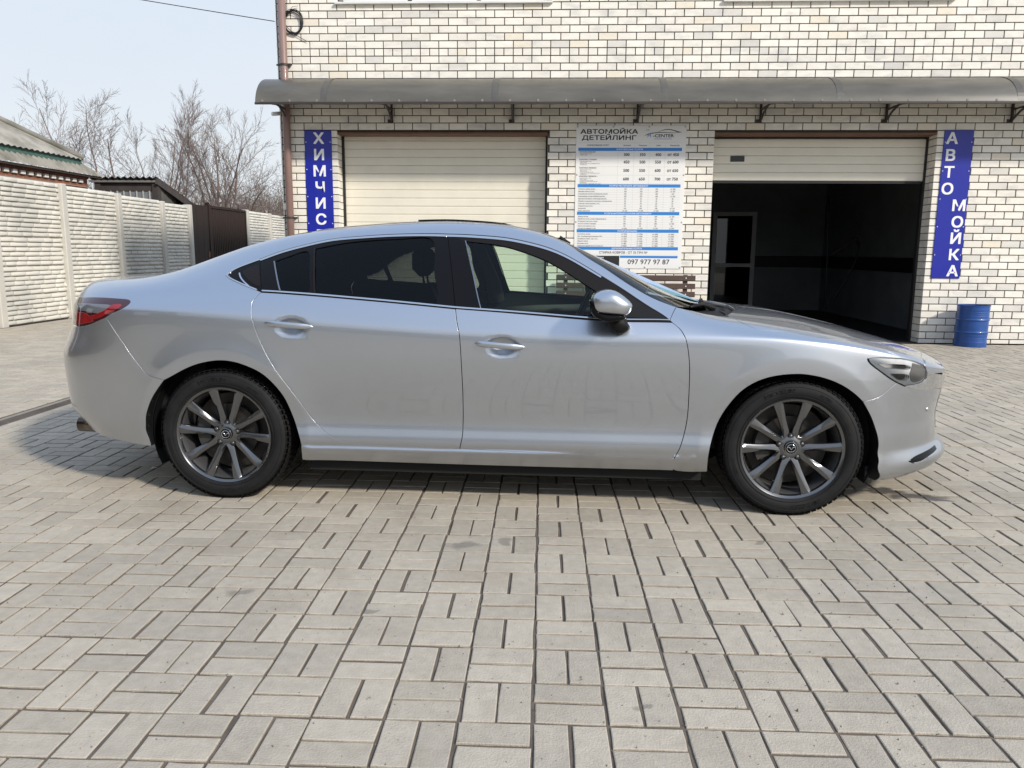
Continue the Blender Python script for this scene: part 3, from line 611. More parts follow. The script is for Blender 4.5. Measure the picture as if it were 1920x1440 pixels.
table(.608, [('Уборка салона', '150', '150', '200', 'от 200'), ('Обработка кожи салона кондиционером', '100', '100', '100', '100'), ('Полировка пластика салона', '50', '50', '50', '50'), ('Очистка салона Торнадор', '300', '350', '400', 'от 400'), ('Химчистка ковров (1 шт.)', '50', '50', '50', '50'), ('Химчистка сидений (1 шт.)', 'от 200', 'от 250', 'от 200', 'от 200')], 'УСЛУГИ ИНТЕРЬЕРА САЛОНА АВТОМОБИЛЯ', .732)
table(.732, [('Химчистка салона', 'от 3500', 'от 3900', 'от 4000', 'от 4000'), ('Профессиональная полировка ЛКП', 'от 4500', 'от 4500', 'от 5000', 'от 5000'), ('Полировка стекла фар (1 шт.)', 'от 250', 'от 250', 'от 250', 'от 250'), ('Жидкое стекло', 'от 2000', 'от 2500', 'от 2500', 'от 3000'), ('Восковая паста', 'от 800', 'от 1000', 'от 1200', 'от 1500'), ('Нанесение керамического покрытия', 'от 8000', 'от 8000', 'от 9000', 'от 9000')], 'УСЛУГИ DETAILING', .856)
band(.856, 'ДОПОЛНИТЕЛЬНЫЕ УСЛУГИ')
T(ink, 'СТИРКА КОВРОВ - ОТ 70 ГРН М²', U(.46), V(.893), .044, .012, 1.0, 'CENTER'); hline(.902)
rect(cya, U(.43), U(.965), V(.924), V(.908)); rect(ink, U(.02), U(.425), V(.985), V(.909)); T(wht, 'МЫ РАБОТАЕМ', U(.22), V(.927), .024, .02, 1, 'CENTER', .0078); T(wht, '9-18', U(.22), V(.975), .06, .02, 1.1, 'CENTER', .0078)
T(ink, '097 977 97 87', U(.697), V(.968), .098, .010, 1.05, 'CENTER')
ink.build('black_lettering', m_ink, pb); wht.build('white_lettering', m_white, pb); cya.build('blue_bands', m_cyan, pb); gry.build('table_lines', m_grey, pb)
ey = MB(); ey.lathe([(.004, -.002), (.010, -.002), (.012, 0)], 10, 'y'); em = ey.mesh('eyelet', mat('zinc_eyelet', (.35, .35, .34), .4, metal=.8))
for x in np.linspace(-PW/2+.02, PW/2-.02, 4):
    for z in (.018, PH-.018): link('eyelet', em, None, pb, (x, -.006, z))
for z in (PH*.33, PH*.66):
    for x in (-PW/2+.018, PW/2-.018): link('eyelet', em, None, pb, (x, -.006, z))

# ------------------------------------------------------------------ bench and barrel
m_wood = mat('dark_stained_wood', (.075, .045, .036), .6, var=.3, vscale=14, bump=.3, stretch=(.25, 3, 3), coat=.1)
m_bolt = mat('bolt', (.7, .7, .68), .35, metal=.6)
bn = empty('bench', (1.12, GY-.45, 0)); tag(bn, 'dark brown slatted wooden bench under the price board', 'bench')
for i, z in enumerate((.905, .79, .675, .56)):
    mb = MB(); mb.cbox(-.985, .985, .235, .265, z-.038, z+.038, .004); mb.build('back_slat', m_wood, bn)
for i in range(4): mb = MB(); mb.cbox(-.985, .985, -.22+i*.11, -.12+i*.11, .40, .43, .004); mb.build('seat_slat', m_wood, bn)
for x in (-.85, 0, .85):
    mb = MB(); mb.cbox(x-.03, x+.03, .266, .31, 0, .95, .004); mb.build('back_post', m_wood, bn)
    mb = MB(); mb.cbox(x-.03, x+.03, -.2, -.15, 0, .399, .004); mb.build('leg', m_wood, bn); mb = MB(); mb.cbox(x-.028, x+.028, -.149, .265, .33, .398, .004); mb.build('bearer', m_wood, bn)
bs = MB(); bs.lathe([(.001, -.006), (.009, -.004), (.011, 0)], 8, 'y'); bsm = bs.mesh('bolt', m_bolt)
for x in (-.85, .85):
    for z in (.905, .79, .675, .56): link('bolt', bsm, None, bn, (x, .235, z))
br = empty('steel_barrel', (5.93, 11.19, 0)); tag(br, 'blue ribbed steel barrel standing against the brick wall', 'barrel')
m_bar = mat('blue_barrel_paint', hexc(26, 72, 140)[:3], .42, var=.15, vscale=6, tint=(.05, .05, .055), tscale=9, tlo=.66, thi=.74, tamt=.7, coat=.2, coords='obj')
pr = [(.19, 0), (.204, .004)]; H = .575; R0 = .203
for z in np.linspace(.012, H-.02, 90):
    r = R0
    for zc in (.20, .375): r += .011*math.exp(-((z-zc)/.010)**2)
    for zc in (.085, .11, .135, .44, .465, .49): r -= .0035*math.exp(-((z-zc)/.008)**2)
    pr.append((r, z))
pr += [(R0+.006, H-.012), (R0+.006, H), (R0-.004, H), (R0-.006, H-.05), (R0-.008, .1)]
mb = MB(); mb.lathe(pr, 48); mb.build('drum', m_bar, br, sharp=50)
mb = MB(); mb.lathe([(R0-.012, .45), (.001, .45)], 32); mb.build('contents', mat('rubbish', (.02, .02, .02), .9), br)
# ------------------------------------------------------------------ concrete fence, gate
FX = -8.8
m_conc = mat('cast_concrete', (.64, .615, .55), .9, var=.14, vscale=2.2, bump=.4, bscale=90, tint=(.36, .355, .33), tscale=1.1, tlo=.48, thi=.72, tamt=.8, rand=.05)
m_post = mat('concrete_post', (.54, .52, .47), .9, var=.10, vscale=3, bump=.3)
def panel_geo(w, h, seed, rows=6):
    # cast panel with six courses of rounded ledge stones
    r = random.Random(seed); mb = MB(); mb.box(0, .05, .0, w, 0, h); rh = (h-.012)/rows
    for k in range(rows):
        y = .02-r.uniform(0, .25) ; z0 = .008+k*rh
        while y < w-.02:
            l = r.choice((.26, .34, .44, .38)); a, c = max(y, .02), min(y+l, w-.02); y += l
            if c-a < .05: continue
            d = .034+r.uniform(-.006, .008); zb, zt = z0+.004, z0+rh-.003; e = .012; n = 4; v = []
            for i in range(n+1):
                s = a+.004+(c-a-.010)*(0, .09, .5, .91, 1)[i]; dd = d*(.6 if i in (0, n) else 1)+r.uniform(-.004, .004); jj = r.uniform(-.003, .003)
                v += [(.05, s, zb+.006), (.05+dd*.9, s, zb+.007+jj), (.05+dd, s, zb+rh*.30+jj), (.05+dd*.72, s, zt-e*1.2), (.05, s, zt)]
            f = []
            for i in range(n):
                for q in range(4): f.append((i*5+q, i*5+5+q, i*5+6+q, i*5+1+q))
            f += [(0, 1, 2, 3, 4), tuple(n*5+q for q in (4, 3, 2, 1, 0))]; mb.add(v, f)
    return mb
def fence(y0, posts, label, hts):
    f = empty('concrete_fence', (FX, y0, 0)); tag(f, label, 'fence')
    pm = [panel_geo(posts[1]-posts[0]-.1, .478, s).mesh('fence_panel', m_conc, smooth=False) for s in range(5)]
    for me in pm: me.polygons.foreach_set('use_smooth', [True]*len(me.polygons)); me.set_sharp_from_angle(angle=math.radians(48))
    wref = posts[1]-posts[0]-.1
    for i, (a, c) in enumerate(zip(posts[:-1], posts[1:])):
        for k in range(5):
            o = link('fence_panel', pm[(i*3+k*2+rnd.randrange(5)) % 5], None, f, (-.05, a+.05-y0, k*.482+hts[i])); o.scale[1] = (c-a-.1)/wref
    for i, y in enumerate(posts):
        h = 2.43+hts[min(i, len(hts)-1)]; mb = MB(); mb.cbox(-.09, .085, -.075, .075, -.05, h, .012); mb.build('post', m_post, f, loc=(0, y-y0, 0))
    return f
fence(14.1, [6.6, 8.5, 10.38, 12.28, 14.15, 16.02, 17.87, 19.25], 'pale concrete panel fence with stone relief left of the brown gate', [0]*4+[-.02, -.06, -.1, -.1])
fence(25, [23.0, 24.9, 26.8, 28.7], 'short far run of concrete panel fence between the brown gate and the building', [-.03, -.05, -.07])
m_gate = mat('brown_sheet_metal', (.030, .019, .016), .6, var=.1, spec=.2)
def corrugated(mb, y0, y1, z0, z1, pitch=.115, dep=.03):
    y = y0; pts = []
    while y < y1-.01:
        p = min(pitch, y1-y); pts += [(0, y), (0, y+p*.36), (dep, y+p*.5), (dep, y+p*.86)]; y += p
    pts.append((0, y1)); v = []
    for x, yy in pts: v += [(x, yy, z0), (x, yy, z1)]
    mb.add(v, [(2*i, 2*i+2, 2*i+3, 2*i+1) for i in range(len(pts)-1)])
gt = empty('sheet_metal_gate', (FX, 21.7, 0)); tag(gt, 'dark brown ribbed sheet metal gate leaf with vertical ribs in the fence', 'gate')
mb = MB(); corrugated(mb, -1.2, 1.2, .08, 2.33); mb.build('ribbed_sheet', m_gate, gt)
mb = MB(); mb.box(-.03, .045, -1.25, -1.19, .05, 2.4); mb.box(-.03, .045, 1.19, 1.25, .05, 2.36); mb.box(-.03, .045, -1.19, 1.19, 2.32, 2.38); mb.box(-.03, .045, -1.19, 1.19, .05, .1); mb.build('frame', m_gate, gt)
wk = empty('wicket_door', (FX+.02, 19.33, 0), 0); tag(wk, 'plain dark brown metal door standing beside the ribbed gate', 'gate')
mb = MB(); mb.cbox(-.02, .03, .0, .98, .05, 2.36, .004); mb.box(-.021, .032, .30, .304, .05, 2.36); mb.box(-.021, .032, .65, .654, .05, 2.36); mb.build('leaf', m_gate, wk)
mb = MB(); mb.box(-.05, .05, .99, 1.06, 0, 2.45); mb.build('post', m_gate, wk); mb = MB(); mb.box(.03, .045, .86, .95, 1.05, 1.2); mb.build('lock_plate', mat('rusty_plate', (.16, .07, .04), .7, var=.3, vscale=30), wk)

# ------------------------------------------------------------------ old brick house behind the fence
HX = -10.35
hs = empty('brick_house', (HX, 14, 0)); tag(hs, 'old red brick house with grey corrugated roof behind the left fence', 'house')
def brick_pattern(name, c1, c2, mort, axis):
    m = bpy.data.materials.new(name); m.use_nodes = True; N, L = m.node_tree.nodes, m.node_tree.links; b = N['Principled BSDF']; b.inputs['Roughness'].default_value = .9
    g_ = N.new('ShaderNodeNewGeometry'); sp = N.new('ShaderNodeSeparateXYZ'); L.new(g_.outputs['Position'], sp.inputs[0]); cb = N.new('ShaderNodeCombineXYZ'); L.new(sp.outputs[axis], cb.inputs[0]); L.new(sp.outputs[2], cb.inputs[1])
    t = N.new('ShaderNodeTexBrick'); t.inputs['Scale'].default_value = 1; t.inputs['Brick Width'].default_value = .26; t.inputs['Row Height'].default_value = .077; t.inputs['Mortar Size'].default_value = .007; L.new(cb.outputs[0], t.inputs['Vector'])
    t.inputs['Color1'].default_value = c1+(1,); t.inputs['Color2'].default_value = c2+(1,); t.inputs['Mortar'].default_value = mort+(1,); L.new(t.outputs[0], b.inputs['Base Color']); return m
m_red = brick_pattern('old_red_brick', (.30, .115, .06), (.21, .085, .05), (.30, .26, .22), 1)
mb = MB(); mb.box(-7, 0, -7, 3.7, 0, 2.86); mb.build('wall', m_red, hs)
mb = MB(); mb.box(0, .035, -7, 3.7, 2.79, 2.86); mb.box(0, .02, -7, 3.7, 2.60, 2.66); mb.build('cornice', m_red, hs)
dm = MB(); dm.cbox(0, .06, -.065, .065, -.035, .04, .006); dmm = dm.mesh('dentil', mat('whitewashed_brick', (.72, .69, .64), .9, var=.12, vscale=20))
for k in range(28): link('dentil', dmm, None, hs, (.001, 3.38-k*.243, 2.725))
m_asb = mat('weathered_asbestos_roof', (.33, .31, .275), .95, var=.2, vscale=2.5, tint=(.16, .155, .125), tscale=1.6, tlo=.4, thi=.65, bump=.4, bscale=40)
m_green = mat('green_fascia_paint', (.06, .13, .105), .7, var=.25, vscale=6)
def wavy(p0, p1, q0, q1, n, amp, thick=.008):
    # corrugated sheet between the lower edge p0-p1 and the upper edge q0-q1, waves run up the slope
    p0, p1, q0, q1 = (np.array(a, float) for a in (p0, p1, q0, q1)); nrm = np.cross(p1-p0, q0-p0); nrm /= np.linalg.norm(nrm); nrm = nrm*(1 if nrm[2] > 0 else -1); v = []
    for i in range(n+1):
        t = i/n; w = amp*math.cos(i*math.pi/2)
        v += [p0+(p1-p0)*t+nrm*w, q0+(q1-q0)*t+nrm*w]
    mb = MB(); mb.add(v, [(2*i, 2*i+2, 2*i+3, 2*i+1) for i in range(n)]); return mb
ez, gz = 2.90, 3.13
# lower skirt of the roof, green fascia, main hipped roof
wavy((.20, -7, ez), (.20, 4.05, ez-.03), (.02, -7, gz+.02), (.02, 3.45, gz), 260, .012).build('roof_skirt', m_asb, hs)
mb = MB(); mb.box(-.02, .06, -7, 3.42, gz-.09, gz+.06); mb.build('fascia', m_green, hs)
mb = MB(); mb.box(.12, .17, -7, 4.0, ez-.075, ez-.03); mb.box(0, .12, -7, 3.7, ez-.075, ez-.045); mb.build('soffit', mat('dark_old_timber', (.05, .035, .028), .9, var=.2, vscale=8), hs)
wavy((.12, -7, gz+.06), (.12, 3.4, gz+.06), (-3.6, -7, gz+2.35), (-3.6, -.3, gz+2.35), 240, .016).build('roof', m_asb, hs)
wavy((.12, 3.4, gz+.06), (-7.3, 3.4, gz+.06), (-3.6, -.3, gz+2.35), (-3.6, -.3, gz+2.35), 120, .012).build('roof', m_asb, hs)
mb = MB(); mb.tube([(.12, 3.42, gz+.09), (-3.6, -.28, gz+2.4)], .06, 8); mb.tube([(-3.6, -.3, gz+2.4), (-3.6, -7, gz+2.4)], .06, 8); mb.build('ridge_cap', m_asb, hs, smooth=True)

# ------------------------------------------------------------------ timber shed
sh = empty('timber_shed', (-9.8, 18.5, 0)); tag(sh, 'dark weathered timber shed with corrugated roof between house and brown gate', 'shed')
m_tim = mat('weathered_dark_timber', (.05, .042, .038), .9, var=.35, vscale=7, stretch=(1, 1, .3), bump=.3); m_pale = mat('pale_glazing_bar', (.42, .41, .38), .8); m_croof = mat('dark_corrugated_roof', (.035, .033, .031), .9, var=.2); m_plank = mat('grey_plank', (.10, .095, .085), .9, var=.3, vscale=6)
mb = MB(); mb.box(-.85, .64, .05, 2.4, 0, 2.3); mb.box(-.85, .60, .0, .05, 0, 2.25); mb.box(-.85, .60, -.01, .05, 2.60, 2.84); mb.build('wall', m_tim, sh)
for x in (-.83, .55): mb = MB(); mb.box(x, x+.14, -.05, .09, 0, 2.84); mb.build('corner_post', m_tim, sh)
mb = MB(); mb.box(-.92, .66, -.09, -.05, 2.79, 2.84); mb.build('fascia', mat('grey_board', (.17, .16, .15), .9, var=.2), sh)
mb = MB(); mb.box(-.69, .55, .01, .02, 2.25, 2.60); mb.build('window_pane', mat('dusty_glazing', (.17, .19, .205), .25, var=.25, vscale=5), sh)
for x in np.linspace(-.62, .46, 8): mb = MB(); mb.box(x-.011, x+.011, -.02, .008, 2.25, 2.60); mb.build('glazing_bar', m_pale, sh)
wavy((-.95, -.14, 2.90), (.70, -.14, 2.90), (-.95, 1.9, 2.18), (.95, 1.9, 2.18), 44, .028).build('roof', m_croof, sh)
mb = MB(); mb.bar((.69, -.1, 2.82), (.93, 1.85, 2.12), .05, .15); mb.build('barge_board', m_tim, sh)
for k in range(8): mb = MB(); mb.box(.645+.008*(k % 2), .675, .10+k*.2, .28+k*.2, 0, 2.72-k*.075); mb.build('plank', m_plank, sh)

# ------------------------------------------------------------------ bare trees
m_bark = mat('grey_brown_bark', (.17, .135, .11), .9, var=.25, vscale=4); m_twig = mat('reddish_twig', (.20, .15, .13), .85, var=.2, vscale=2)
def tree(name, base, h, lean, seed, label, spread=.6, up=.2, r0=.10, levels=4, kids=(4, 6, 6, 5), taper=.42, wob=.10, lens=(.75, .52, .5, .5), group='bare trees behind the fence', trunk=.34):
    r = np.random.default_rng(seed); T0 = empty(name, base); tag(T0, label, 'tree', group); gr = {0: {}, 1: {}}
    def grow(p, d, L, rad, lev):
        n = (6, 7, 6, 4, 3)[lev]; pts = [p]; q = p.copy(); dd = d.copy(); bend = r.normal(0, wob*.5, 3)
        for i in range(n):
            dd = dd+r.normal(0, wob if lev else .05, 3)+bend*(lev > 0)+np.array([0, 0, up*(.5 if lev == 1 else .28)*(lev > 0)]); dd /= np.linalg.norm(dd); q = q+dd*L/n; pts.append(q.copy())
        rr = np.linspace(rad, max(rad*(.6 if lev == 0 else .22), .0025), n+1); gr[min(lev, 1)].setdefault((n+1, (8, 6, 4, 3, 3)[lev]), []).append((np.array(pts), rr))
        if lev >= levels: return
        k = kids[lev]
        for j in range(k):
            t = (.62+.38*(j+.5)/k) if lev == 0 else (.18+.8*(j+r.uniform(.1, .9))/k)
            f = min(t, .999)*n; i = int(f); pp = pts[i]+(pts[i+1]-pts[i])*(f-i); tang = pts[i+1]-pts[i]; tang /= np.linalg.norm(tang)
            rv = r.normal(0, 1, 3); rv -= tang*(rv@tang); rv /= np.linalg.norm(rv); a = spread*r.uniform(.65, 1.4)
            nd = tang*math.cos(a)+rv*math.sin(a); nd /= np.linalg.norm(nd); rl = rr[i]*(taper if lev else .6)*r.uniform(.75, 1.1)
            grow(pp, nd, L*lens[lev]*r.uniform(.65, 1.25)*(1-.35*t*(lev > 0)) if lev else h*lens[0]*r.uniform(.7, 1.05), max(rl, .0036), lev+1)
    d0 = np.array([lean[0], lean[1], 1.]); d0 /= np.linalg.norm(d0); grow(np.zeros(3), d0, h*trunk, r0, 0)
    link('trunk', join_batches('trunk', gr[0], m_bark), None, T0); link('crown', join_batches('crown', gr[1], m_twig), None, T0); return T0
tree('bare_tree', (-12.0, 22.0, 0), 5.1, (-.22, 0), 3, 'bare tree leaning left above the house roof', .52, .14, .10, kids=(5, 8, 8, 7))
tree('bare_tree', (-11.6, 23.5, 0), 5.1, (.0, 0), 8, 'slim bare tree with upright whips behind the timber shed roof', .45, .24, .09, kids=(5, 8, 8, 7))
tree('bare_tree', (-10.8, 24.5, 0), 5.3, (.26, 0), 21, 'bare tree with thick slanting limbs right of the shed', .50, .22, .13, kids=(6, 8, 8, 7))
tree('bare_tree', (-10.2, 27, 0), 4.2, (.12, 0), 34, 'dense twiggy bare tree above the ribbed gate', .80, .05, .12, kids=(6, 8, 8, 7), wob=.17)
tree('bare_tree', (-8.9, 28.5, 0), 4.1, (.08, 0), 41, 'rounded bare tree nearest the corner of the brick building', .80, .05, .12, kids=(6, 8, 8, 7), wob=.17)
tree('bare_tree', (-12.3, 29, 0), 4.0, (.0, 0), 57, 'low twiggy bare tree filling the gap behind the shed', .80, .05, .12, kids=(6, 8, 8, 7), wob=.17)
tree('bare_tree', (-9.9, 31.5, 0), 4.6, (.0, 0), 63, 'far twiggy bare tree directly above the right end of the ribbed gate', .85, .04, .12, kids=(6, 8, 8, 7), wob=.18)
tree('bare_tree', (-14.2, 31, 0), 4.3, (.0, 0), 71, 'far twiggy bare tree low behind the house roof corner', .85, .04, .12, kids=(6, 8, 8, 7), wob=.18)
# tangled brushwood further back: one mass
th = {}; r = np.random.default_rng(5)
for k in range(2300):
    x, y = r.uniform(-22, -6.0), r.uniform(29, 38); h = r.uniform(1.6, 3.9); p = np.array([x, y, 0.]); d = np.array([r.normal(0, .25), r.normal(0, .1), 1.])
    pts = [p, p+d*h*.5, p+d*h*.8+r.normal(0, .15, 3), p+d*h+r.normal(0, .25, 3)]; th.setdefault((4, 3), []).append((np.array(pts), [.020, .013, .008, .0035]))
    for j in range(8):
        q = pts[1]+(pts[3]-pts[1])*r.uniform(-.2, 1); e = q+np.array([r.normal(0, .45), r.normal(0, .2), r.uniform(.05, .7)]); th.setdefault((3, 3), []).append((np.array([q, (q+e)/2+r.normal(0, .07, 3), e]), [.008, .006, .0025]))
tag(link('brushwood', join_batches('brushwood', th, mat('brown_brushwood', (.18, .14, .11), .95, var=.25, vscale=1.5))), 'tangled brown bare brushwood in the distance behind the gate', 'brushwood', kind='stuff')
# unseen dark house left of the yard, added to darken the car's rear reflection
ng = empty('added_dark_house', (-12.0, -1.0, 0)); tag(ng, 'dark house added out of view left of the yard to darken the rear corner of the car', 'house')
mb = MB(); mb.box(-4, 3, -7, 6, 0, 4.2); mb.build('wall', mat('dark_cladding', (.04, .035, .031), .85, var=.2, vscale=2), ng)
mb = MB(); mb.prism([(-4.5, 4.2), (3.5, 4.2), (-.5, 7.0)], -7.4, 6.4, lambda a, b, h: (a, h, b)); mb.build('roof', mat('dark_tile_roof', (.05, .04, .036), .9, var=.2), ng)
for y in (-4.5, -.5, 3.5): w = empty('window', (3.0, y, 1.4), parent=ng); mb = MB(); mb.box(0, .03, -.6, .6, 0, 1.4); mb.build('pane', mat('added_house_pane', (.5, .52, .55), .15), w); mb = MB(); mb.box(0, .06, -.68, -.6, -.08, 1.48); mb.box(0, .06, .6, .68, -.08, 1.48); mb.box(0, .06, -.6, .6, 1.4, 1.48); mb.box(0, .06, -.6, .6, -.08, 0); mb.build('frame', m_wframe, w)
# the far side of the yard, behind the camera: mirrored in the car's paint
op = empty('facing_building', (-3, -17, 0)); tag(op, 'long pale building across the yard, mirrored in the flank of the silver car', 'building')
m_pl = mat('pale_plaster', (.42, .41, .39), .9, var=.1, vscale=1); mb = MB(); mb.box(-14, 9, -8, 0, 0, 2.7); mb.build('wall', m_pl, op)
mb = MB(); mb.box(-14.4, 9.4, -8.4, .4, 2.7, 2.85); mb.build('roof', mat('dark_roof_edge', (.08, .075, .07), .9), op)
for x in np.arange(-12.5, 8, 3.1):
    w = empty('window', (x, 0, .8), parent=op); mb = MB(); mb.box(-.75, .75, 0, .03, 0, 1.6); mb.build('pane', mat('facing_pane', (.04, .05, .06), .1), w); mb = MB(); mb.box(-.82, .82, 0, .06, -.07, 0); mb.box(-.82, .82, 0, .06, 1.6, 1.67); mb.box(-.82, -.75, 0, .06, 0, 1.6); mb.box(.75, .82, 0, .06, 0, 1.6); mb.box(-.03, .03, 0, .05, 0, 1.6); mb.build('frame', m_wframe, w)
# ---- car body surface: a lofted skin, x forward, y left, z up, origin on the ground midway between the axles
XS = np.linspace(-2.75, 2.75, 551)
def _tab(pts, sig=5.0):
    pts = sorted(pts); v = np.interp(XS, [p[0] for p in pts], [p[1] for p in pts])
    k = np.exp(-0.5*(np.arange(-20, 21)/sig)**2); k /= k.sum()
    return np.convolve(np.pad(v, 20, mode='edge'), k, mode='valid')
ZS = _tab([(-2.6,.955),(-2.2,.975),(-1.7,.975),(-1.3,.955),(-.7,.915),(-.2,.888),(.5,.868),(.9,.872),(1.3,.872),(1.6,.845),(1.9,.79),(2.1,.735),(2.4,.63)], 9)
ZB = _tab([(-2.6,1.03),(-2.2,1.05),(-1.7,1.075),(-1.2,1.062),(-.7,1.02),(-.2,.988),(.4,.962),(.8,.948),(1.05,.93),(1.3,.908),(1.6,.872),(1.9,.815),(2.1,.76),(2.4,.645)], 7)
ZR = _tab([(-2.6,1.07),(-2.2,1.10),(-1.95,1.115),(-1.75,1.155),(-1.64,1.196),(-1.4,1.285),(-1.165,1.337),(-.9,1.372),(-.6,1.398),(-.3,1.41),(0,1.398),(.25,1.348),(.5,1.225),(.7,1.105),(.87,1.01),(1.0,.968),(1.3,.932),(1.6,.89),(1.9,.832),(2.1,.777),(2.275,.725),(2.4,.655)], 6)
WR = _tab([(-2.6,.66),(-2.2,.66),(-1.95,.645),(-1.75,.62),(-1.4,.585),(-1.1,.585),(-.6,.60),(0,.612),(.25,.63),(.5,.665),(.7,.70),(.87,.725),(1.1,.73),(1.6,.71),(2.4,.68)], 8)
ZC = _tab([(-2.6,1.085),(-2.47,1.10),(-2.3,1.105),(-2.0,1.105),(-1.86,1.12),(-1.64,1.215),(-1.4,1.305),(-1.165,1.37),(-.9,1.405),(-.6,1.428),(-.35,1.438),(-.1,1.425),(.1,1.395),(.232,1.355),(.577,1.20),(.86,1.055),(1.05,.985),(1.2,.972),(1.5,.943),(1.8,.878),(2.03,.818),(2.275,.742),(2.4,.66)], 6)
WB = _tab([(-2.6,.80),(-2.0,.825),(-1.5,.85),(-1.0,.868),(0,.876),(.6,.874),(1.0,.862),(1.4,.845),(2.4,.80)], 10)
WM = _tab([(-2.6,.90),(-2.0,.905),(-1.415,.915),(-.5,.92),(.5,.92),(1.415,.918),(2.0,.915),(2.6,.91)], 12)
def _const(v): return np.full_like(XS, v)
_low = np.interp(XS, [-2.6,-1.9,-1.2,1.2,1.9,2.6], [.0,.0,1,1,.0,.0])
_dz = ZS-.88
ROWS_Z = np.array([_const(.08), _const(.16), _const(.225), .325+0*XS, _const(.40), .53+0*XS, np.minimum(.70, ZS-.16), ZS-.075, ZS-.014, ZS+.012, ZB, ZB*.45+ZR*.55, ZR, ZR*.25+ZC*.75, ZC, ZC])
ROWS_W = np.array([WM-.21+.13*(1-_low), WM-.085+.06*(1-_low), WM-.038-.002*(1-_low), WM-.006-.026*(1-_low), WM-.038+.016*(1-_low), WM-.022+.008*(1-_low), WM+.000, WM+.005, WM+.003, WM-.006, WB, (WB*.46+WR*.54)+.018, WR, WR*.74, WR*.36, _const(0.)])
NK = len(ROWS_Z)
KN = np.concatenate([[0]*3, np.linspace(0, 1, NK-2), [1]*3])
def _basis(t):
    t = np.clip(np.asarray(t, float), 0, 1-1e-9)
    B = [((KN[i] <= t) & (t < KN[i+1])).astype(float) for i in range(len(KN)-1)]
    for d in range(1, 4):
        N = []
        for i in range(len(B)-1):
            a = KN[i+d]-KN[i]; b = KN[i+d+1]-KN[i+1]; v = 0
            if a > 0: v = v+(t-KN[i])/a*B[i]
            if b > 0: v = v+(KN[i+d+1]-t)/b*B[i+1]
            N.append(v)
        B = N
    return np.array(B)
def _rows(R, x):
    x = np.clip(x, XS[0], XS[-1]-1e-6); f = (x-XS[0])/(XS[1]-XS[0]); i = f.astype(int); f = f-i
    return R[:, i]*(1-f)+R[:, i+1]*f
def sec(x, t):
    B = _basis(t); return (B*_rows(ROWS_W, x)).sum(0), (B*_rows(ROWS_Z, x)).sum(0)
def inv_tau(x, z):
    lo = np.zeros_like(x); hi = np.ones_like(x)
    for _ in range(32):
        m = (lo+hi)/2; c = sec(x, m)[1] < z; lo = np.where(c, m, lo); hi = np.where(c, hi, m)
    return (lo+hi)/2
XF0, XR0, LN = 1.15, -1.30, 1.15
_zt = np.linspace(0, 1.6, 161)
def _tz(pts, sig):
    v = np.interp(_zt, [p[0] for p in pts], [p[1] for p in pts]); k = np.exp(-0.5*(np.arange(-12, 13)/sig)**2); k /= k.sum()
    return np.convolve(np.pad(v, 12, mode='edge'), k, mode='valid')
_xf = _tz([(0,2.05),(.12,2.15),(.15,2.28),(.19,2.40),(.23,2.44),(.265,2.43),(.31,2.375),(.45,2.355),(.56,2.372),(.66,2.39),(.70,2.40),(1.5,2.42)], 1.3)
_xr = _tz([(0,-2.30),(.2,-2.36),(.3,-2.40),(.42,-2.52),(.55,-2.53),(.68,-2.535),(.74,-2.53),(.82,-2.475),(.9,-2.45),(1.0,-2.435),(1.09,-2.42),(1.5,-2.42)], 2.0)
def xfz(z): return np.interp(z, _zt, _xf)
def xrz(z): return np.interp(z, _zt, _xr)
def endf(x, z):
    sf = np.clip((x-XF0)/(xfz(z)-XF0), 0, 1); sr = np.clip((XR0-x)/(XR0-xrz(z)), 0, 1)
    return np.sqrt(np.clip(1-sf**3.6, 0, 1))*np.sqrt(np.clip(1-sr**6.5, 0, 1))
HANDLE_CUPS = ((.010, .812), (-1.032, .895))
def bump(x, z):
    b = 0*x
    for cx, cz in HANDLE_CUPS:
        b = b-.027*np.clip(1-((x-cx)/.098)**2-((z-cz)/.062)**2, 0, 1)**1.9
    for hx, rc in ((1.415, .448), (-1.415, .445)):
        r = np.hypot(x-hx, z-.335); d = r-rc; sd = .5*(d+np.sqrt(d*d+.010**2)); e = np.exp(-sd/.085)-(sd-d)*1.8
        b = b+.016*e*np.clip((.93-z)/.25, 0, 1)*np.clip((z-.08)/.12, 0, 1)*(r < 1)
    sl = np.clip((.296-.009*(x+.2)/1.0*0-z)/.012, 0, 1)*np.clip((1.02-abs(x+.02))/.06, 0, 1)
    lz = np.interp(x, [1.95, 2.0, 2.05, 2.12, 2.2, 2.3], [.19, .216, .238, .243, .268, .29]); lp = np.clip((lz-z)/.018, 0, 1)*np.clip((x-1.99)/.05, 0, 1); b = b+.000*lp*lp*(3-2*lp)
    return b+.007*sl*sl*(3-2*sl)
def fwd(x, z):
    x = np.atleast_1d(np.asarray(x, float)); z = np.atleast_1d(np.asarray(z, float))
    t = inv_tau(x, z)
    sf = np.clip((x-XF0)/(xfz(z)-XF0), 0, 1); sr = np.clip((XR0-x)/(XR0-xrz(z)), 0, 1)
    xi = np.where(sf > 0, XF0+2*LN*(1-np.sqrt(1-sf)), np.where(sr > 0, XR0-2*LN*(1-np.sqrt(1-sr)), x))
    return xi, t
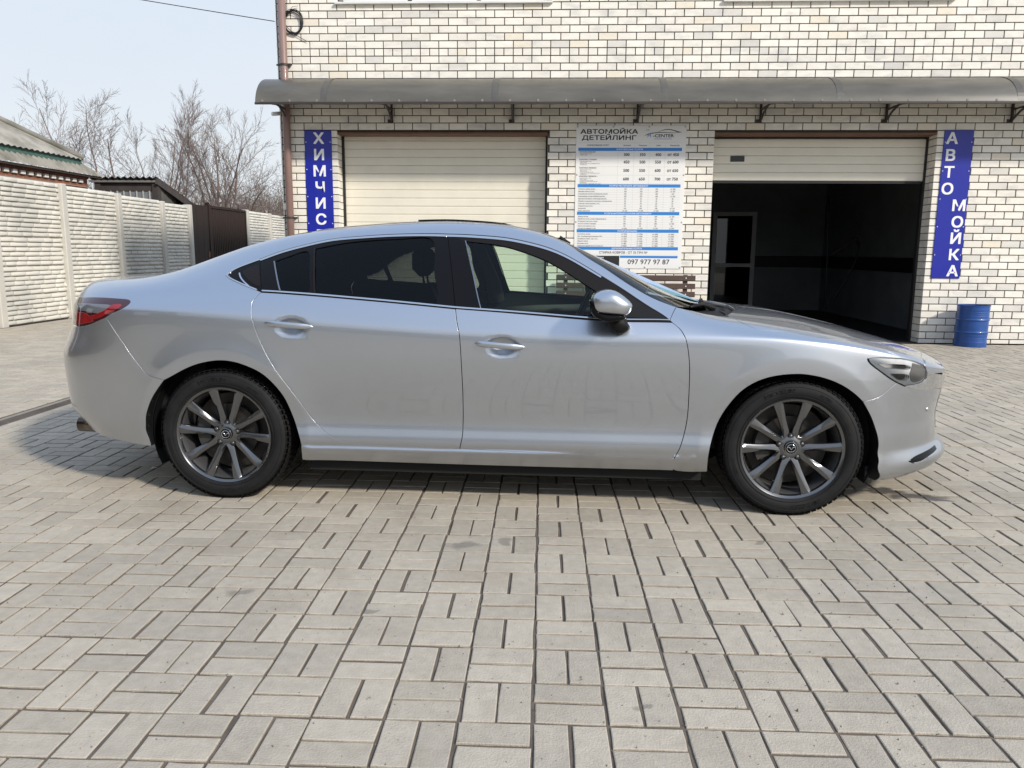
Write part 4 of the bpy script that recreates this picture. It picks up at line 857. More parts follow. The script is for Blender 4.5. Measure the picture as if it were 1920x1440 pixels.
def inv(xi, t):
    xi = np.asarray(xi, float); t = np.asarray(t, float); x = xi.copy(); z = sec(x, t)[1]
    m = (xi > XF0) | (xi < XR0)
    if m.any():
        a, b = xi[m], t[m]; q = np.clip(np.where(a > 0, a-XF0, XR0-a)/(2*LN), 0, 1); s = 1-(1-q)**2; v = np.where(a > 0, XF0+1.2*s, XR0-1.2*s); f = a > 0; B = _basis(b)
        for _ in range(14):
            zz = (B*_rows(ROWS_Z, v)).sum(0); n = np.where(f, XF0+(xfz(zz)-XF0)*s, XR0-(XR0-xrz(zz))*s); v = .3*v+.7*n
        x[m] = v; z[m] = (B*_rows(ROWS_Z, v)).sum(0)
    return x, z
def surf(xi, t):
    x, z = inv(xi, t); w, z = sec(x, t); E = endf(x, z)
    return np.stack([x, -(w+bump(x, z)*np.clip(w/.5, 0, 1))*E, z], -1)
def halfw(x, z):
    x = np.atleast_1d(np.asarray(x, float)); z = np.atleast_1d(np.asarray(z, float)); t = inv_tau(x, z)
    w = sec(x, t)[0]; return (w+bump(x, z)*np.clip(w/.5, 0, 1))*endf(x, z)
def top_tau(x, w):
    # parameter on the upper part of the section where the half width is w
    x = np.atleast_1d(np.asarray(x, float)); w = np.atleast_1d(np.asarray(w, float)); lo = np.full_like(x, .45); hi = np.ones_like(x)
    for _ in range(32):
        m = (lo+hi)/2; a, z = sec(x, m); c = a*endf(x, z) > w; lo = np.where(c, m, lo); hi = np.where(c, hi, m)
    return (lo+hi)/2
# seam and outline curves of the car in its own side elevation (x forward, z up), metres
SEAM = {
 'bumper_seam_rear': [(-1.9993, 0.9248), (-1.9478, 0.8551), (-1.8846, 0.765), (-1.8273, 0.6851), (-1.7883, 0.6387), (-1.7486, 0.6293), (-1.701, 0.6165)],
 'arch_rear_low': [(-1.701, 0.6165), (-1.7421, 0.567), (-1.7804, 0.5139), (-1.8093, 0.4534), (-1.8229, 0.3936), (-1.8278, 0.3391), (-1.8103, 0.2647)],
 'arch_rear': [(-1.701, 0.6165), (-1.6671, 0.6324), (-1.6135, 0.6623), (-1.5307, 0.6993), (-1.4425, 0.7198), (-1.3981, 0.7239), (-1.357, 0.7228), (-1.301, 0.7104), (-1.211, 0.6745), (-1.1536, 0.6292), (-1.0899, 0.5478), (-1.0513, 0.4498), (-1.0215, 0.3605), (-1.0066, 0.2937), (-1.0146, 0.2122)],
 'sill_bottom': [(-1.0146, 0.2122), (-0.6494, 0.2098), (-0.1046, 0.2064), (0.4297, 0.2063), (0.8542, 0.207)],
 'door_rear_edge': [(-1.2034, 1.0583), (-1.2247, 1.0402), (-1.2363, 1.0132), (-1.2351, 0.9741), (-1.2272, 0.9255), (-1.2101, 0.868), (-1.1841, 0.8024), (-1.1528, 0.7368), (-1.1119, 0.6709), (-1.0668, 0.6037), (-1.0293, 0.5493), (-0.9905, 0.493), (-0.945, 0.4241), (-0.8953, 0.3736), (-0.8432, 0.336), (-0.792, 0.3137), (-0.7421, 0.305), (-0.64, 0.3026)],
 'door_bottom_rear': [(-0.64, 0.3026), (-0.4232, 0.2994), (-0.2027, 0.2955)],
 'door_bottom_front': [(-0.2027, 0.2955), (0.2622, 0.2859), (0.584, 0.2779), (0.8514, 0.2751)],
 'door_mid': [(-0.2991, 1.3543), (-0.2884, 1.3092), (-0.2665, 1.2135), (-0.2436, 1.0914), (-0.2248, 0.9905), (-0.204, 0.8907), (-0.1903, 0.7213), (-0.1856, 0.5541), (-0.1877, 0.4064), (-0.1906, 0.3541), (-0.2027, 0.2955)],
 'door_front_edge': [(0.8106, 0.9478), (0.8201, 0.9372), (0.8502, 0.915), (0.8701, 0.8891), (0.8847, 0.8528), (0.8967, 0.7974), (0.9052, 0.7255), (0.9092, 0.6103), (0.9089, 0.4848), (0.8974, 0.4007), (0.8738, 0.3189), (0.8514, 0.2751)],
 'fender_lower': [(0.8514, 0.2751), (0.8542, 0.207), (1.0196, 0.2059)],
 'arch_front': [(1.0196, 0.2059), (1.0154, 0.2837), (1.027, 0.3661), (1.0561, 0.4657), (1.1049, 0.5579), (1.1759, 0.6388), (1.2649, 0.6861), (1.3709, 0.7059), (1.4648, 0.7035), (1.5508, 0.684), (1.6326, 0.6482), (1.694, 0.6062), (1.7294, 0.5742)],
 'arch_front_low': [(1.7294, 0.5742), (1.7863, 0.4878), (1.8185, 0.4199), (1.8368, 0.3521), (1.8428, 0.2852), (1.8396, 0.2325), (1.8454, 0.1631)],
 'bumper_seam_front': [(1.7294, 0.5742), (1.7652, 0.5829), (1.8002, 0.5884), (1.8397, 0.6153), (1.8984, 0.6611)],
 'lamp_front_low': [(1.7363, 0.7807), (1.7354, 0.772), (1.7567, 0.7503), (1.7995, 0.7215), (1.8471, 0.6893), (1.8984, 0.6611), (1.9451, 0.6413)],
 'lamp_front_top': [(1.7363, 0.7807), (1.7546, 0.786), (1.806, 0.7865), (1.8579, 0.7829), (1.9154, 0.7783)],
 'hood_seam': [(1.1118, 0.9597), (1.1389, 0.9475), (1.1722, 0.9296), (1.213, 0.9128), (1.2435, 0.9056), (1.3513, 0.8988), (1.4598, 0.8884), (1.5835, 0.8724), (1.683, 0.8525), (1.779, 0.8274), (1.8557, 0.8053), (1.9154, 0.7783)],
 'pillar_low': [(0.8493, 1.003), (0.8297, 0.9806), (0.8106, 0.9478)],
 'pillar_glass': [(0.3064, 1.3102), (0.3992, 1.2466), (0.4903, 1.1935), (0.5694, 1.1411), (0.6529, 1.0893), (0.7513, 1.0382), (0.8493, 1.003)],
 'top_rear': [(-1.4153, 1.1381), (-1.4047, 1.1591), (-1.3721, 1.1779), (-1.3195, 1.1996), (-1.2635, 1.2215), (-1.1999, 1.2475), (-1.1338, 1.271), (-0.9999, 1.306), (-0.8806, 1.3291), (-0.6865, 1.3455), (-0.4574, 1.3555), (-0.2991, 1.3543)],
 'top_front': [(-0.2991, 1.3543), (-0.2004, 1.3521), (-0.1045, 1.3466), (0.0445, 1.3306), (0.1922, 1.2968), (0.3406, 1.2359), (0.4858, 1.1522), (0.6276, 1.0661), (0.7668, 0.9809), (0.8106, 0.9478)],
 'belt_low_front': [(-0.2247, 0.9895), (0.0261, 0.9735), (0.4206, 0.9443), (0.6168, 0.9367), (0.8149, 0.936)],
 'belt_top_front': [(-0.2265, 0.997), (0.0257, 0.9822), (0.4204, 0.9554), (0.6169, 0.9488), (0.8106, 0.9478)],
 'belt_low_rear': [(-1.1977, 1.0571), (-0.9012, 1.0408), (-0.6088, 1.0195), (-0.2246, 0.9882)],
 'belt_top_rear': [(-1.1998, 1.0659), (-0.9027, 1.0497), (-0.6098, 1.0284), (-0.2265, 0.997)],
 'quarter_low': [(-1.4153, 1.1381), (-1.4054, 1.1292), (-1.3738, 1.1153), (-1.294, 1.0879), (-1.2305, 1.0682), (-1.1977, 1.0571)],
 'quarter_front': [(-1.2635, 1.2215), (-1.2289, 1.1428), (-1.198, 1.0583)],
 'glass_front': [(-0.2054, 1.3183), (-0.0514, 1.3018), (0.048, 1.2823), (0.1952, 1.2306), (0.2936, 1.1796), (0.3899, 1.1207), (0.5151, 1.0437), (0.6429, 0.9733), (0.6756, 0.9529), (0.5405, 0.9566), (0.4203, 0.9627), (0.1551, 0.9798), (-0.105, 0.9957)],
 'glass_rear': [(-0.9829, 1.2747), (-0.8705, 1.2984), (-0.7553, 1.3153), (-0.5521, 1.3277), (-0.3749, 1.3286), (-0.3461, 1.1636), (-0.3245, 1.011), (-0.6108, 1.0367), (-0.8227, 1.0504), (-0.9307, 1.0571)],
 'glass_rear_fixed': [(-1.1792, 1.2102), (-1.1127, 1.2347), (-1.0131, 1.265), (-0.9798, 1.1581), (-0.9581, 1.0606), (-1.0396, 1.065), (-1.1098, 1.0707)],
 'glass_quarter': [(-1.3304, 1.1573), (-1.296, 1.18), (-1.2621, 1.1975), (-1.2303, 1.1298), (-1.2098, 1.0786), (-1.2352, 1.086), (-1.2799, 1.1138), (-1.3184, 1.1418)],
 'chrome_a': [(-1.4091, 1.1499), (-1.3689, 1.1713), (-1.3165, 1.193), (-1.2605, 1.2148)],
 'handle_front': [(-0.1451, 0.8217), (-0.1243, 0.8349), (0.0953, 0.8175), (0.0876, 0.7991), (-0.1243, 0.8064)],
 'lamp_rear': [(-2.2344, 0.8975), (-2.1963, 0.8694), (-2.1331, 0.8791), (-2.076, 0.8953), (-1.9993, 0.9248), (-1.9145, 0.9653), (-1.8756, 0.9892), (-1.8653, 1.0046), (-1.879, 1.0158), (-1.9334, 1.0186), (-2.0148, 1.0212), (-2.1047, 1.0206), (-2.2109, 1.0137)],
 'bumper_bottom_rear': [(-1.8103, 0.2647), (-1.8751, 0.2676), (-1.9985, 0.2806), (-2.1429, 0.2951)],
 'bumper_bottom_front': [(1.8454, 0.1631)],
 'cowl_edge': [(0.8493, 1.003), (0.9167, 0.987), (0.9967, 0.9762), (1.0943, 0.972), (1.16, 0.9715)],
 'lamp_front_end': [(1.9154, 0.7783), (1.9912, 0.7617), (2.0532, 0.7344), (2.07, 0.7083), (2.0714, 0.6627), (2.0149, 0.6453), (1.9451, 0.6413)],
 'wing_top': [(2.07, 0.7083), (2.1204, 0.6895), (2.1698, 0.677)],
 'wing_low': [(1.9451, 0.6413), (1.9958, 0.6242), (2.0608, 0.611), (2.144, 0.6063)],
 'slot_low': [(2.019, 0.2528), (2.0464, 0.2401), (2.0917, 0.2404), (2.1488, 0.2544), (2.2307, 0.2696)],
 'steer': [(0.4039, 1.043)],
 'slot': [(2.0189, 0.2554), (2.0567, 0.2737), (2.1348, 0.2848), (2.2241, 0.2927)],
 'lip': [(1.9865, 0.224), (2.0393, 0.245), (2.1023, 0.2467), (2.1857, 0.2671)],
 'wing': [(1.9473, 0.6464), (1.9947, 0.6296), (2.0598, 0.6152), (2.1412, 0.6151)],
 'handle_rear': [(-1.1816, 0.9078), (-0.9347, 0.8982)],
 'washer': [(2.1035, 0.5959), (2.1439, 0.5668)],
 'crease_front': [(0.4398, 0.8461), (0.8926, 0.8894), (1.2247, 0.9098)],
}
# ------------------------------------------------------------------ silver sedan
SV = 2.6
CAR = empty('sedan_car', (-0.18922, 4.67659, 0), -0.03272535)
tag(CAR, 'silver four door sedan parked side on in front of the car wash, facing right', 'car')
def paint_material():
    m = mat('silver_metallic_paint', (.50, .527, .57), .34, metal=1.0, coat=1.0, coat_rough=.015, back=(.012, .012, .013))
    N, L = m.node_tree.nodes, m.node_tree.links; b = N['Principled BSDF']
    b.inputs['Coat IOR'].default_value = 1.68
    # a film of road dust low on the flanks
    g = N.new('ShaderNodeNewGeometry'); s = N.new('ShaderNodeSeparateXYZ'); L.new(g.outputs['Position'], s.inputs[0]); n = N.new('ShaderNodeTexNoise'); n.inputs['Scale'].default_value = 5; n.inputs['Detail'].default_value = 7; L.new(g.outputs['Position'], n.inputs['Vector'])
    a = N.new('ShaderNodeMath'); a.operation = 'MULTIPLY_ADD'; L.new(n.outputs[0], a.inputs[0]); a.inputs[1].default_value = -.25; L.new(s.outputs[2], a.inputs[2])
    d = N.new('ShaderNodeMapRange'); d.inputs[1].default_value = .02; d.inputs[2].default_value = .40; d.inputs[3].default_value = .30; d.inputs[4].default_value = .02; L.new(a.outputs[0], d.inputs[0])
    mx = N.new('ShaderNodeMix'); mx.data_type = 'RGBA'; L.new(d.outputs[0], mx.inputs[0]); mx.inputs[6].default_value = (.50, .527, .57, 1); mx.inputs[7].default_value = (.30, .28, .25, 1); L.new(mx.outputs[2], b.inputs['Base Color'])
    cw = N.new('ShaderNodeMapRange'); cw.inputs[1].default_value = 0; cw.inputs[2].default_value = .3; cw.inputs[3].default_value = 1; cw.inputs[4].default_value = .55; L.new(d.outputs[0], cw.inputs[0]); L.new(cw.outputs[0], b.inputs['Coat Weight'])
    return m
m_paint = paint_material()
m_gloss = mat('gloss_black_trim', (.006, .006, .007), .06, spec=.15, back=(.01, .01, .01)); m_satin = mat('satin_black_trim', (.013, .0115, .0115), .36, spec=.12, back=(.01, .01, .01)); m_plast = mat('black_car_plastic', (.008, .008, .009), .6, var=.15, spec=.2)
m_chrome = mat('chrome', (.66, .67, .68), .07, metal=1.0); m_schr = mat('satin_chrome', (.30, .30, .31), .22, metal=1.0); m_clear = glass('clear_tinted_glass', (.78, .90, .82), refl=.5); m_priv = glass('privacy_glass', (.26, .285, .275), refl=.4); m_ws = glass('windshield_glass', (.72, .86, .78))
m_cabin = mat('dark_cabin_trim', (.018, .018, .019), .8); m_seat = mat('black_seat_cloth', (.02, .02, .022), .85); m_under = mat('underbody', (.006, .006, .006), .9)
def smooth_path(p, step=.014):
    p = np.asarray(p, float)
    if len(p) < 2: return p
    if len(p) > 2:
        k = len(p); out = []
        for i in range(k-1):
            p0, p1, p2, p3 = p[max(i-1, 0)], p[i], p[i+1], p[min(i+2, k-1)]; n = max(1, int(np.linalg.norm(p2-p1)/step))
            f = (np.arange(n)/n)[:, None]; out.append(.5*((2*p1)+(-p0+p2)*f+(2*p0-5*p1+4*p2-p3)*f*f+(-p0+3*p1-3*p2+p3)*f**3))
        q = np.concatenate(out+[p[-1:]])
        for _ in range(6): q[1:-1] = .5*q[1:-1]+.25*(q[:-2]+q[2:])
        return q
    n = max(1, int(np.linalg.norm(p[1]-p[0])/step)); f = (np.arange(n+1)/n)[:, None]; return p[0]*(1-f)+p[1]*f
def dom(xz):
    xz = np.asarray(xz, float); xi, t = fwd(xz[:, 0], xz[:, 1]); return np.stack([xi, t*SV], 1)
def S(k, a=None, b=None, rev=False):
    q = smooth_path(dom(SEAM[k][a:b])); return q[::-1] if rev else q
def XZ(*pts): return smooth_path(dom(pts))
def XW(*pts):
    p = np.asarray(pts, float); t = top_tau(p[:, 0], p[:, 1]); z = sec(p[:, 0], t)[1]; xi, _ = fwd(p[:, 0], np.minimum(z, 2)); return smooth_path(np.stack([xi, np.where(p[:, 1] < 1e-6, 1., t)*SV], 1))
def END(front, *wz):
    out = []
    for w, z in wz:
        q = np.linspace(0, 1, 260); x0, x1 = (1.3, float(xfz(z))) if front else (-1.5, float(xrz(z))); xx = x0+(x1-x0)*(1-(1-q)**2); hw = halfw(xx, np.full(260, z)); k = np.argmax(hw <= w) if (hw <= w).any() else 259
        f = 0 if k == 0 else (hw[k-1]-w)/(hw[k-1]-hw[k]+1e-12); lo = xx[k] if k == 0 else xx[k-1]+f*(xx[k]-xx[k-1])
        xi, t = fwd(lo, z); xi = float(xi[0])
        if w < 1e-6: xi = XF0+2*LN if front else XR0-2*LN
        out.append((xi, float(t[0])*SV))
    return smooth_path(np.array(out))
def inside(poly, P):
    x, y = P[:, 0], P[:, 1]; c = np.zeros(len(P), bool); a = poly; b = np.roll(poly, -1, 0)
    for (x0, y0), (x1, y1) in zip(a, b):
        if y0 == y1: continue
        m = ((y0 > y) != (y1 > y)) & (x < (x1-x0)*(y-y0)/(y1-y0)+x0); c ^= m
    return c
def clean(pieces):
    p = np.concatenate([np.asarray(q, float).reshape(-1, 2) for q in pieces]); keep = [0]
    for i in range(1, len(p)):
        if np.linalg.norm(p[i]-p[keep[-1]]) > .0035: keep.append(i)
    p = p[keep]
    if np.linalg.norm(p[0]-p[-1]) < .0035: p = p[:-1]
    a = .5*np.sum(p[:, 0]*np.roll(p[:, 1], -1)-np.roll(p[:, 0], -1)*p[:, 1])
    return p if a > 0 else p[::-1]
def inset(p, d):
    e = np.roll(p, -1, 0)-p; e /= np.linalg.norm(e, axis=1)[:, None]+1e-12; n = np.stack([-e[:, 1], e[:, 0]], 1); m = n+np.roll(n, 1, 0); l = np.linalg.norm(m, axis=1)[:, None]; m /= l+1e-9
    c = np.clip((m*n).sum(1), .4, 1)[:, None]; return p+m*d/c
def sample(Q, off):
    u, v = Q[:, 0], Q[:, 1]/SV; h = 1.5e-3
    v1, v0 = np.clip(v+h/2, 0, 1), np.clip(v-h/2, 0, 1); P = surf(u, v)
    du = surf(np.clip(u+h, XR0-2*LN, XF0+2*LN), v)-surf(np.clip(u-h, XR0-2*LN, XF0+2*LN), v); dv = surf(u, v1)-surf(u, v0)
    n = np.cross(du, dv); n /= np.linalg.norm(n, axis=1)[:, None]+1e-12; return P+n*off, n
def make_mesh(name, V, F, NR, m):
    me = bpy.data.meshes.new(name); me.from_pydata(V.tolist(), [], F); me.polygons.foreach_set('use_smooth', [True]*len(me.polygons)); me.update()
    me.normals_split_custom_set_from_vertices(NR.tolist()); me.materials.append(m); return me
def panel(name, pieces, m, off=0., gap=.0027, flange=.014, holes=(), sp=.034, sym=False, parent=None, fine=(), far=True, bow=0.):
    p0 = clean(pieces); poly = inset(p0, gap) if gap else p0.copy()
    if sym:
        k = p0[:, 1] > SV-1e-4; poly[k, 1] = SV
        for e in (XF0+2*LN, XR0-2*LN): k = abs(p0[:, 0]-e) < 1e-4; poly[k, 0] = e
    hs = [clean(h) for h in holes]
    lo, hi = poly.min(0), poly.max(0); gx, gy = np.meshgrid(np.arange(lo[0]+sp/2, hi[0], sp), np.arange(lo[1]+sp/2, hi[1], sp)); G = np.stack([gx.ravel(), gy.ravel()], 1)
    for (cx, cy, rx, ry, s2) in fine:
        fx, fy = np.meshgrid(np.arange(cx-rx, cx+rx, s2), np.arange(cy-ry, cy+ry, s2)); G = np.concatenate([G[~((abs(G[:, 0]-cx) < rx) & (abs(G[:, 1]-cy) < ry))], np.stack([fx.ravel(), fy.ravel()], 1)])
    if m is m_paint and not sym or name == 'rear_bumper' or name == 'front_bumper':
        for hx, rc in ((1.415, .448), (-1.415, .445)):
            a = np.arange(-.4, 3.6, .03); E_ = [np.stack([hx+rr*np.cos(a), .335+rr*np.sin(a)], 1) for rr in (rc-.016, rc-.006, rc+.002, rc+.010, rc+.022)]; E_ = dom(np.concatenate(E_)); C_ = dom(np.array([(hx, .335)]))[0]
            rg = np.hypot(*(surf(G[:, 0], G[:, 1]/SV)[:, [0, 2]]-[hx, .335]).T); G = np.concatenate([G[abs(rg-rc-.003) > .026], E_])
    k = inside(poly, G)
    for h in hs: k &= ~inside(h, G)
    G = G[k]; bd = np.concatenate([poly]+hs)
    if len(G): G = G[np.concatenate([((bd[None]-g_[:, None])**2).sum(2).min(1) for g_ in np.array_split(G, max(1, len(G)//400))]) > (.2*sp if not fine else .005)**2]
    vs = np.concatenate([poly]+hs+[G]); ed = []; s = 0; loops = []
    for L in [poly]+hs: n = len(L); ed += [(s+i, s+(i+1) % n) for i in range(n)]; loops.append((s, n)); s += n
    r = delaunay_2d_cdt([Vector(q) for q in vs], ed, [], 0, 1e-7); Q = np.array([v[:] for v in r[0]]); F = np.array([f for f in r[2] if len(f) == 3])
    C = Q[F].mean(1); k = inside(poly, C)
    for h in hs: k &= ~inside(h, C)
    F = F[k]; P, NR = sample(Q, off)
    F = [tuple(int(i) for i in f) for f in F]
    V = [P]; NN = [NR]; nv = len(P); orig = r[3]; mp = {}
    for i, o in enumerate(orig):
        for j in o: mp[j] = i
    if flange:
        for li, (s0, n) in enumerate(loops):
            ids = [mp.get(s0+i) for i in range(n)]
            if any(i is None for i in ids): continue
            B, Nb = P[ids], NR[ids]; tg = np.roll(B, -1, 0)-np.roll(B, 1, 0); tg /= np.linalg.norm(tg, axis=1)[:, None]+1e-12; T_ = np.cross(tg, Nb)
            A = B-Nb*.0011+T_*.0011; na = Nb*.35+T_; na /= np.linalg.norm(na, axis=1)[:, None]
            C2 = A-Nb*.001; D2 = A-Nb*flange
            V += [A, C2, D2]; NN += [na, T_, T_]; a0 = nv; nv += 3*n
            for i in range(n):
                j = (i+1) % n
                if sym and abs(B[i][1]) < .004 and abs(B[j][1]) < .004: continue
                F.append((ids[i], a0+i, a0+j, ids[j])); F.append((a0+i, a0+n+i, a0+n+j, a0+j)); F.append((a0+n+i, a0+2*n+i, a0+2*n+j, a0+n+j))
    V = np.concatenate(V); NN = np.concatenate(NN); Vm, Nm, Fm = V*[1, -1, 1], NN*[1, -1, 1], [f[::-1] for f in F]
    par = parent[0] if isinstance(parent, (list, tuple)) else (parent or CAR); par2 = parent[1] if isinstance(parent, (list, tuple)) else par
    if sym:
        n = len(V); return link(name, make_mesh(name, np.concatenate([V, Vm]), F+[tuple(i+n for i in f) for f in Fm], np.concatenate([NN, Nm]), m), None, par)
    a = link(name, make_mesh(name, V, F, NN, m), None, par)
    if not far: return a
    b = link(name, make_mesh(name, Vm, Fm, Nm, m), None, par2); return [a, b]
def offset_strip(paths, d0, d1):
    p = np.concatenate([np.asarray(q) for q in paths]); t = np.gradient(p, axis=0); t /= np.linalg.norm(t, axis=1)[:, None]+1e-12; n = np.stack([-t[:, 1], t[:, 0]], 1); return [p+n*d0, (p+n*d1)[::-1]]
def uv(x, z): q = dom([(x, z)])[0]; return q
CUPS = HANDLE_CUPS
fd = [(*uv(cx, cz), .115, .08, .0055) for cx, cz in CUPS]
# --- painted panels
mid_low = S('door_mid', 4, None)
front_door = panel('front_door', [S('belt_low_front'), S('door_front_edge', 1), S('door_bottom_front', rev=True), mid_low[::-1]], m_paint, fine=[fd[0]])
rear_door = panel('rear_door', [S('belt_low_rear'), mid_low, S('door_bottom_rear', rev=True), S('door_rear_edge', rev=True)], m_paint, fine=[fd[1]])
panel('front_fender', [S('pillar_low'), S('door_front_edge'), S('fender_lower'), S('arch_front'), S('bumper_seam_front'), S('lamp_front_low', None, 6, True), S('lamp_front_top'), S('hood_seam', rev=True), XW((1.13, .70), (1.05, .735)), XW((1.0, .742), (.93, .745)), S('cowl_edge', 0, 2, True)], m_paint, sp=.03)
deck_side = XW((-1.82, .605), (-2.05, .61), (-2.2, .605), (-2.30, .595))
win_side = XW((.17, .545), (-.2, .548), (-.6, .535), (-.95, .52), (-1.25, .525), (-1.55, .55), (-1.74, .58), (-1.82, .605))
lamp_up = S('lamp_rear', 4, None)
panel('body_side', [S('bumper_seam_rear'), S('arch_rear'), S('sill_bottom'), XZ(SEAM['sill_bottom'][-1], SEAM['door_bottom_front'][-1]), S('door_bottom_front', rev=True), S('door_bottom_rear', rev=True), S('door_rear_edge', rev=True), S('quarter_low', rev=True), S('top_rear'), S('top_front'), S('pillar_low', rev=True), S('pillar_glass', rev=True), win_side, deck_side, END(False, (.57, 1.035))[-1:], lamp_up[::-1]], m_paint, sp=.03, gap=.0016)
panel('roof', [XW((.17, .545), (.21, .3), (.225, 0)), XW((-1.0, 0), (-1.01, .3), (-1.05, .523)), XW((-1.05, .523), (-.95, .52), (-.6, .535), (-.2, .548), (.17, .545))], m_paint, gap=.001, sym=True)
trunk = panel('trunk_lid', [XW((-1.90, 0), (-1.89, .3), (-1.82, .605)), deck_side, END(False, (.555, 1.03), (.53, .95), (.50, .86), (.48, .80)), END(False, (.48, .80), (.2, .79), (0, .79)), smooth_path([(XR0-2*LN, END(False, (0, .79))[0][1]), (XR0-2*LN, SV)]), smooth_path([(XR0-2*LN, SV), XW((-1.90, 0))[0]])], m_paint, sym=True, gap=.0025)
panel('rear_bumper', [S('bumper_seam_rear'), S('arch_rear_low'), S('bumper_bottom_rear'), END(False, (.66, .315), (.5, .33), (0, .33)), END(False, (0, .785), (.2, .785), (.48, .795)), END(False, (.50, .855)), S('lamp_rear', 1, 5)], m_paint, sym=True)
hood_front = XW((2.0605, .70), (2.14, .5), (2.22, .25), (2.245, 0))
hood = panel('hood', [S('hood_seam'), S('lamp_front_end', 0, 3), hood_front[1:], XW((1.245, 0), (1.22, .3), (1.165, .52), (1.10, .70))], m_paint, sym=True, gap=.0042)
grille_top = END(True, (.52, .668), (.3, .655), (0, .648))
panel('front_nose', [XZ(SEAM['lamp_front_end'][2], SEAM['lamp_front_end'][3]), XZ(*SEAM['wing_top'][:2]), grille_top, smooth_path([grille_top[-1], (XF0+2*LN, SV)]), smooth_path([(XF0+2*LN, SV), hood_front[-1]]), hood_front[::-1]], m_paint, sym=True, gap=.0018)
panel('front_bumper', [S('bumper_seam_front', rev=True), S('arch_front_low'), XZ((1.845, .163), (1.95, .163), (2.08, .168)), END(True, (.55, .165), (.3, .16), (0, .158)), END(True, (0, .33), (.34, .335), (.42, .40), (.50, .52), (.535, .585)), S('wing_low', rev=True), S('lamp_front_low', 5, None, True)], m_paint, sym=True)
panel('grille', [grille_top, END(True, (0, .33), (.34, .335), (.42, .40), (.50, .52), (.535, .585)), XZ(*SEAM['wing_low'][-1:]*2)[:1] if False else END(True, (.54, .60), (.53, .65))], m_gloss, off=-.012, gap=0, flange=0, sym=True)
for k in range(6):
    z = .37+k*.045; w = float(np.interp(z, [.335, .40, .52, .64], [.33, .41, .49, .51])); q = END(True, (w, z), (w*.6, z), (0, z)); panel('grille_bar', [q+[0, -.006], (q+[0, .006])[::-1]], m_satin, off=-.004, gap=0, flange=.006, sym=True)
panel('grille_wing', [S('wing_low'), END(True, (.535, .59), (.50, .52), (.42, .40), (.34, .335), (0, .33)), END(True, (0, .352), (.33, .357), (.40, .412), (.475, .52), (.50, .60), (.52, .655)), S('wing_top', rev=True), S('lamp_front_end', 3, None)], m_chrome, off=.003, gap=.001, flange=.008, sym=True, sp=.02)
# lower air slot with chrome blade
panel('bumper_slot', [S('slot'), S('slot_low', rev=True)+[0, .004]], m_gloss, off=.003, gap=0, flange=.004, sp=.012)
panel('slot_trim', offset_strip([S('slot_low', 1, None)], .004, .012), m_chrome, off=.006, gap=0, flange=.004)
# --- lamps
m_red = mat('red_tail_lens', (.26, .004, .007), .08, coat=.9, var=.4, vscale=26); m_dred = mat('dark_red_lens', (.035, .003, .004), .06, coat=.9); m_cl = mat('clear_lens_grey', (.12, .125, .135), .08, coat=1.0)
lamp_poly = [S('lamp_rear', 1, None), END(False, (.555, 1.025), (.53, .95), (.505, .86))]
tl = panel('tail_lamp', lamp_poly, m_dred, gap=.0015, flange=.012)
panel('reverse_lens', [XZ((-2.235, .955), (-2.15, .955), (-2.03, .945), (-2.0, .962), (-1.97, .986), (-2.08, .99), (-2.22, .988))], m_cl, off=.0012, gap=0, flange=.001, parent=tl, sp=.02)
panel('red_lens', [XZ((-2.225, .885), (-2.18, .883), (-2.12, .895), (-2.07, .905), (-2.10, .925), (-2.13, .943), (-2.23, .943))], m_red, off=.0013, gap=0, flange=.001, parent=tl, sp=.02)
panel('red_lens', [XZ((-2.07, .915), (-2.02, .930), (-1.95, .962), (-1.91, .99), (-1.965, .99), (-2.0, .962), (-2.06, .938), (-2.10, .93))], m_red, off=.0013, gap=0, flange=.001, parent=tl, sp=.02)
m_refl = mat('lamp_reflector', (.82, .83, .84), .45, metal=.1, var=.18, vscale=16); m_lens = glass('lamp_lens', (.93, .94, .95))
m_bez = mat('smoked_bezel', (.36, .355, .35), .15, metal=.6)
hl_poly = [S('lamp_front_top'), S('lamp_front_end'), S('lamp_front_low', rev=True)]
hl = panel('headlamp', hl_poly, m_refl, off=-.010, gap=.001, flange=.0, sp=.02)
panel('lens', hl_poly, m_lens, off=.001, gap=.0022, flange=.006, parent=hl, sp=.02)
panel('rim_seal', offset_strip([S('lamp_front_low')], -.006, .004), m_gloss, off=.002, gap=0, flange=.003, parent=hl)
panel('projector_bezel', [XZ((1.985, .752), (2.055, .727), (2.066, .70), (2.062, .665), (2.01, .653), (1.985, .66), (1.972, .70))], m_bez, off=-.006, gap=0, flange=.003, parent=hl, sp=.02)
panel('light_blade', [XZ((1.79, .755), (1.96, .742), (1.968, .722), (1.83, .735))], m_chrome, off=-.005, gap=0, flange=.004, parent=hl, sp=.02)
panel('light_blade', [XZ((1.86, .705), (1.965, .695), (1.955, .665), (1.90, .676))], m_chrome, off=-.005, gap=0, flange=.004, parent=hl, sp=.02)
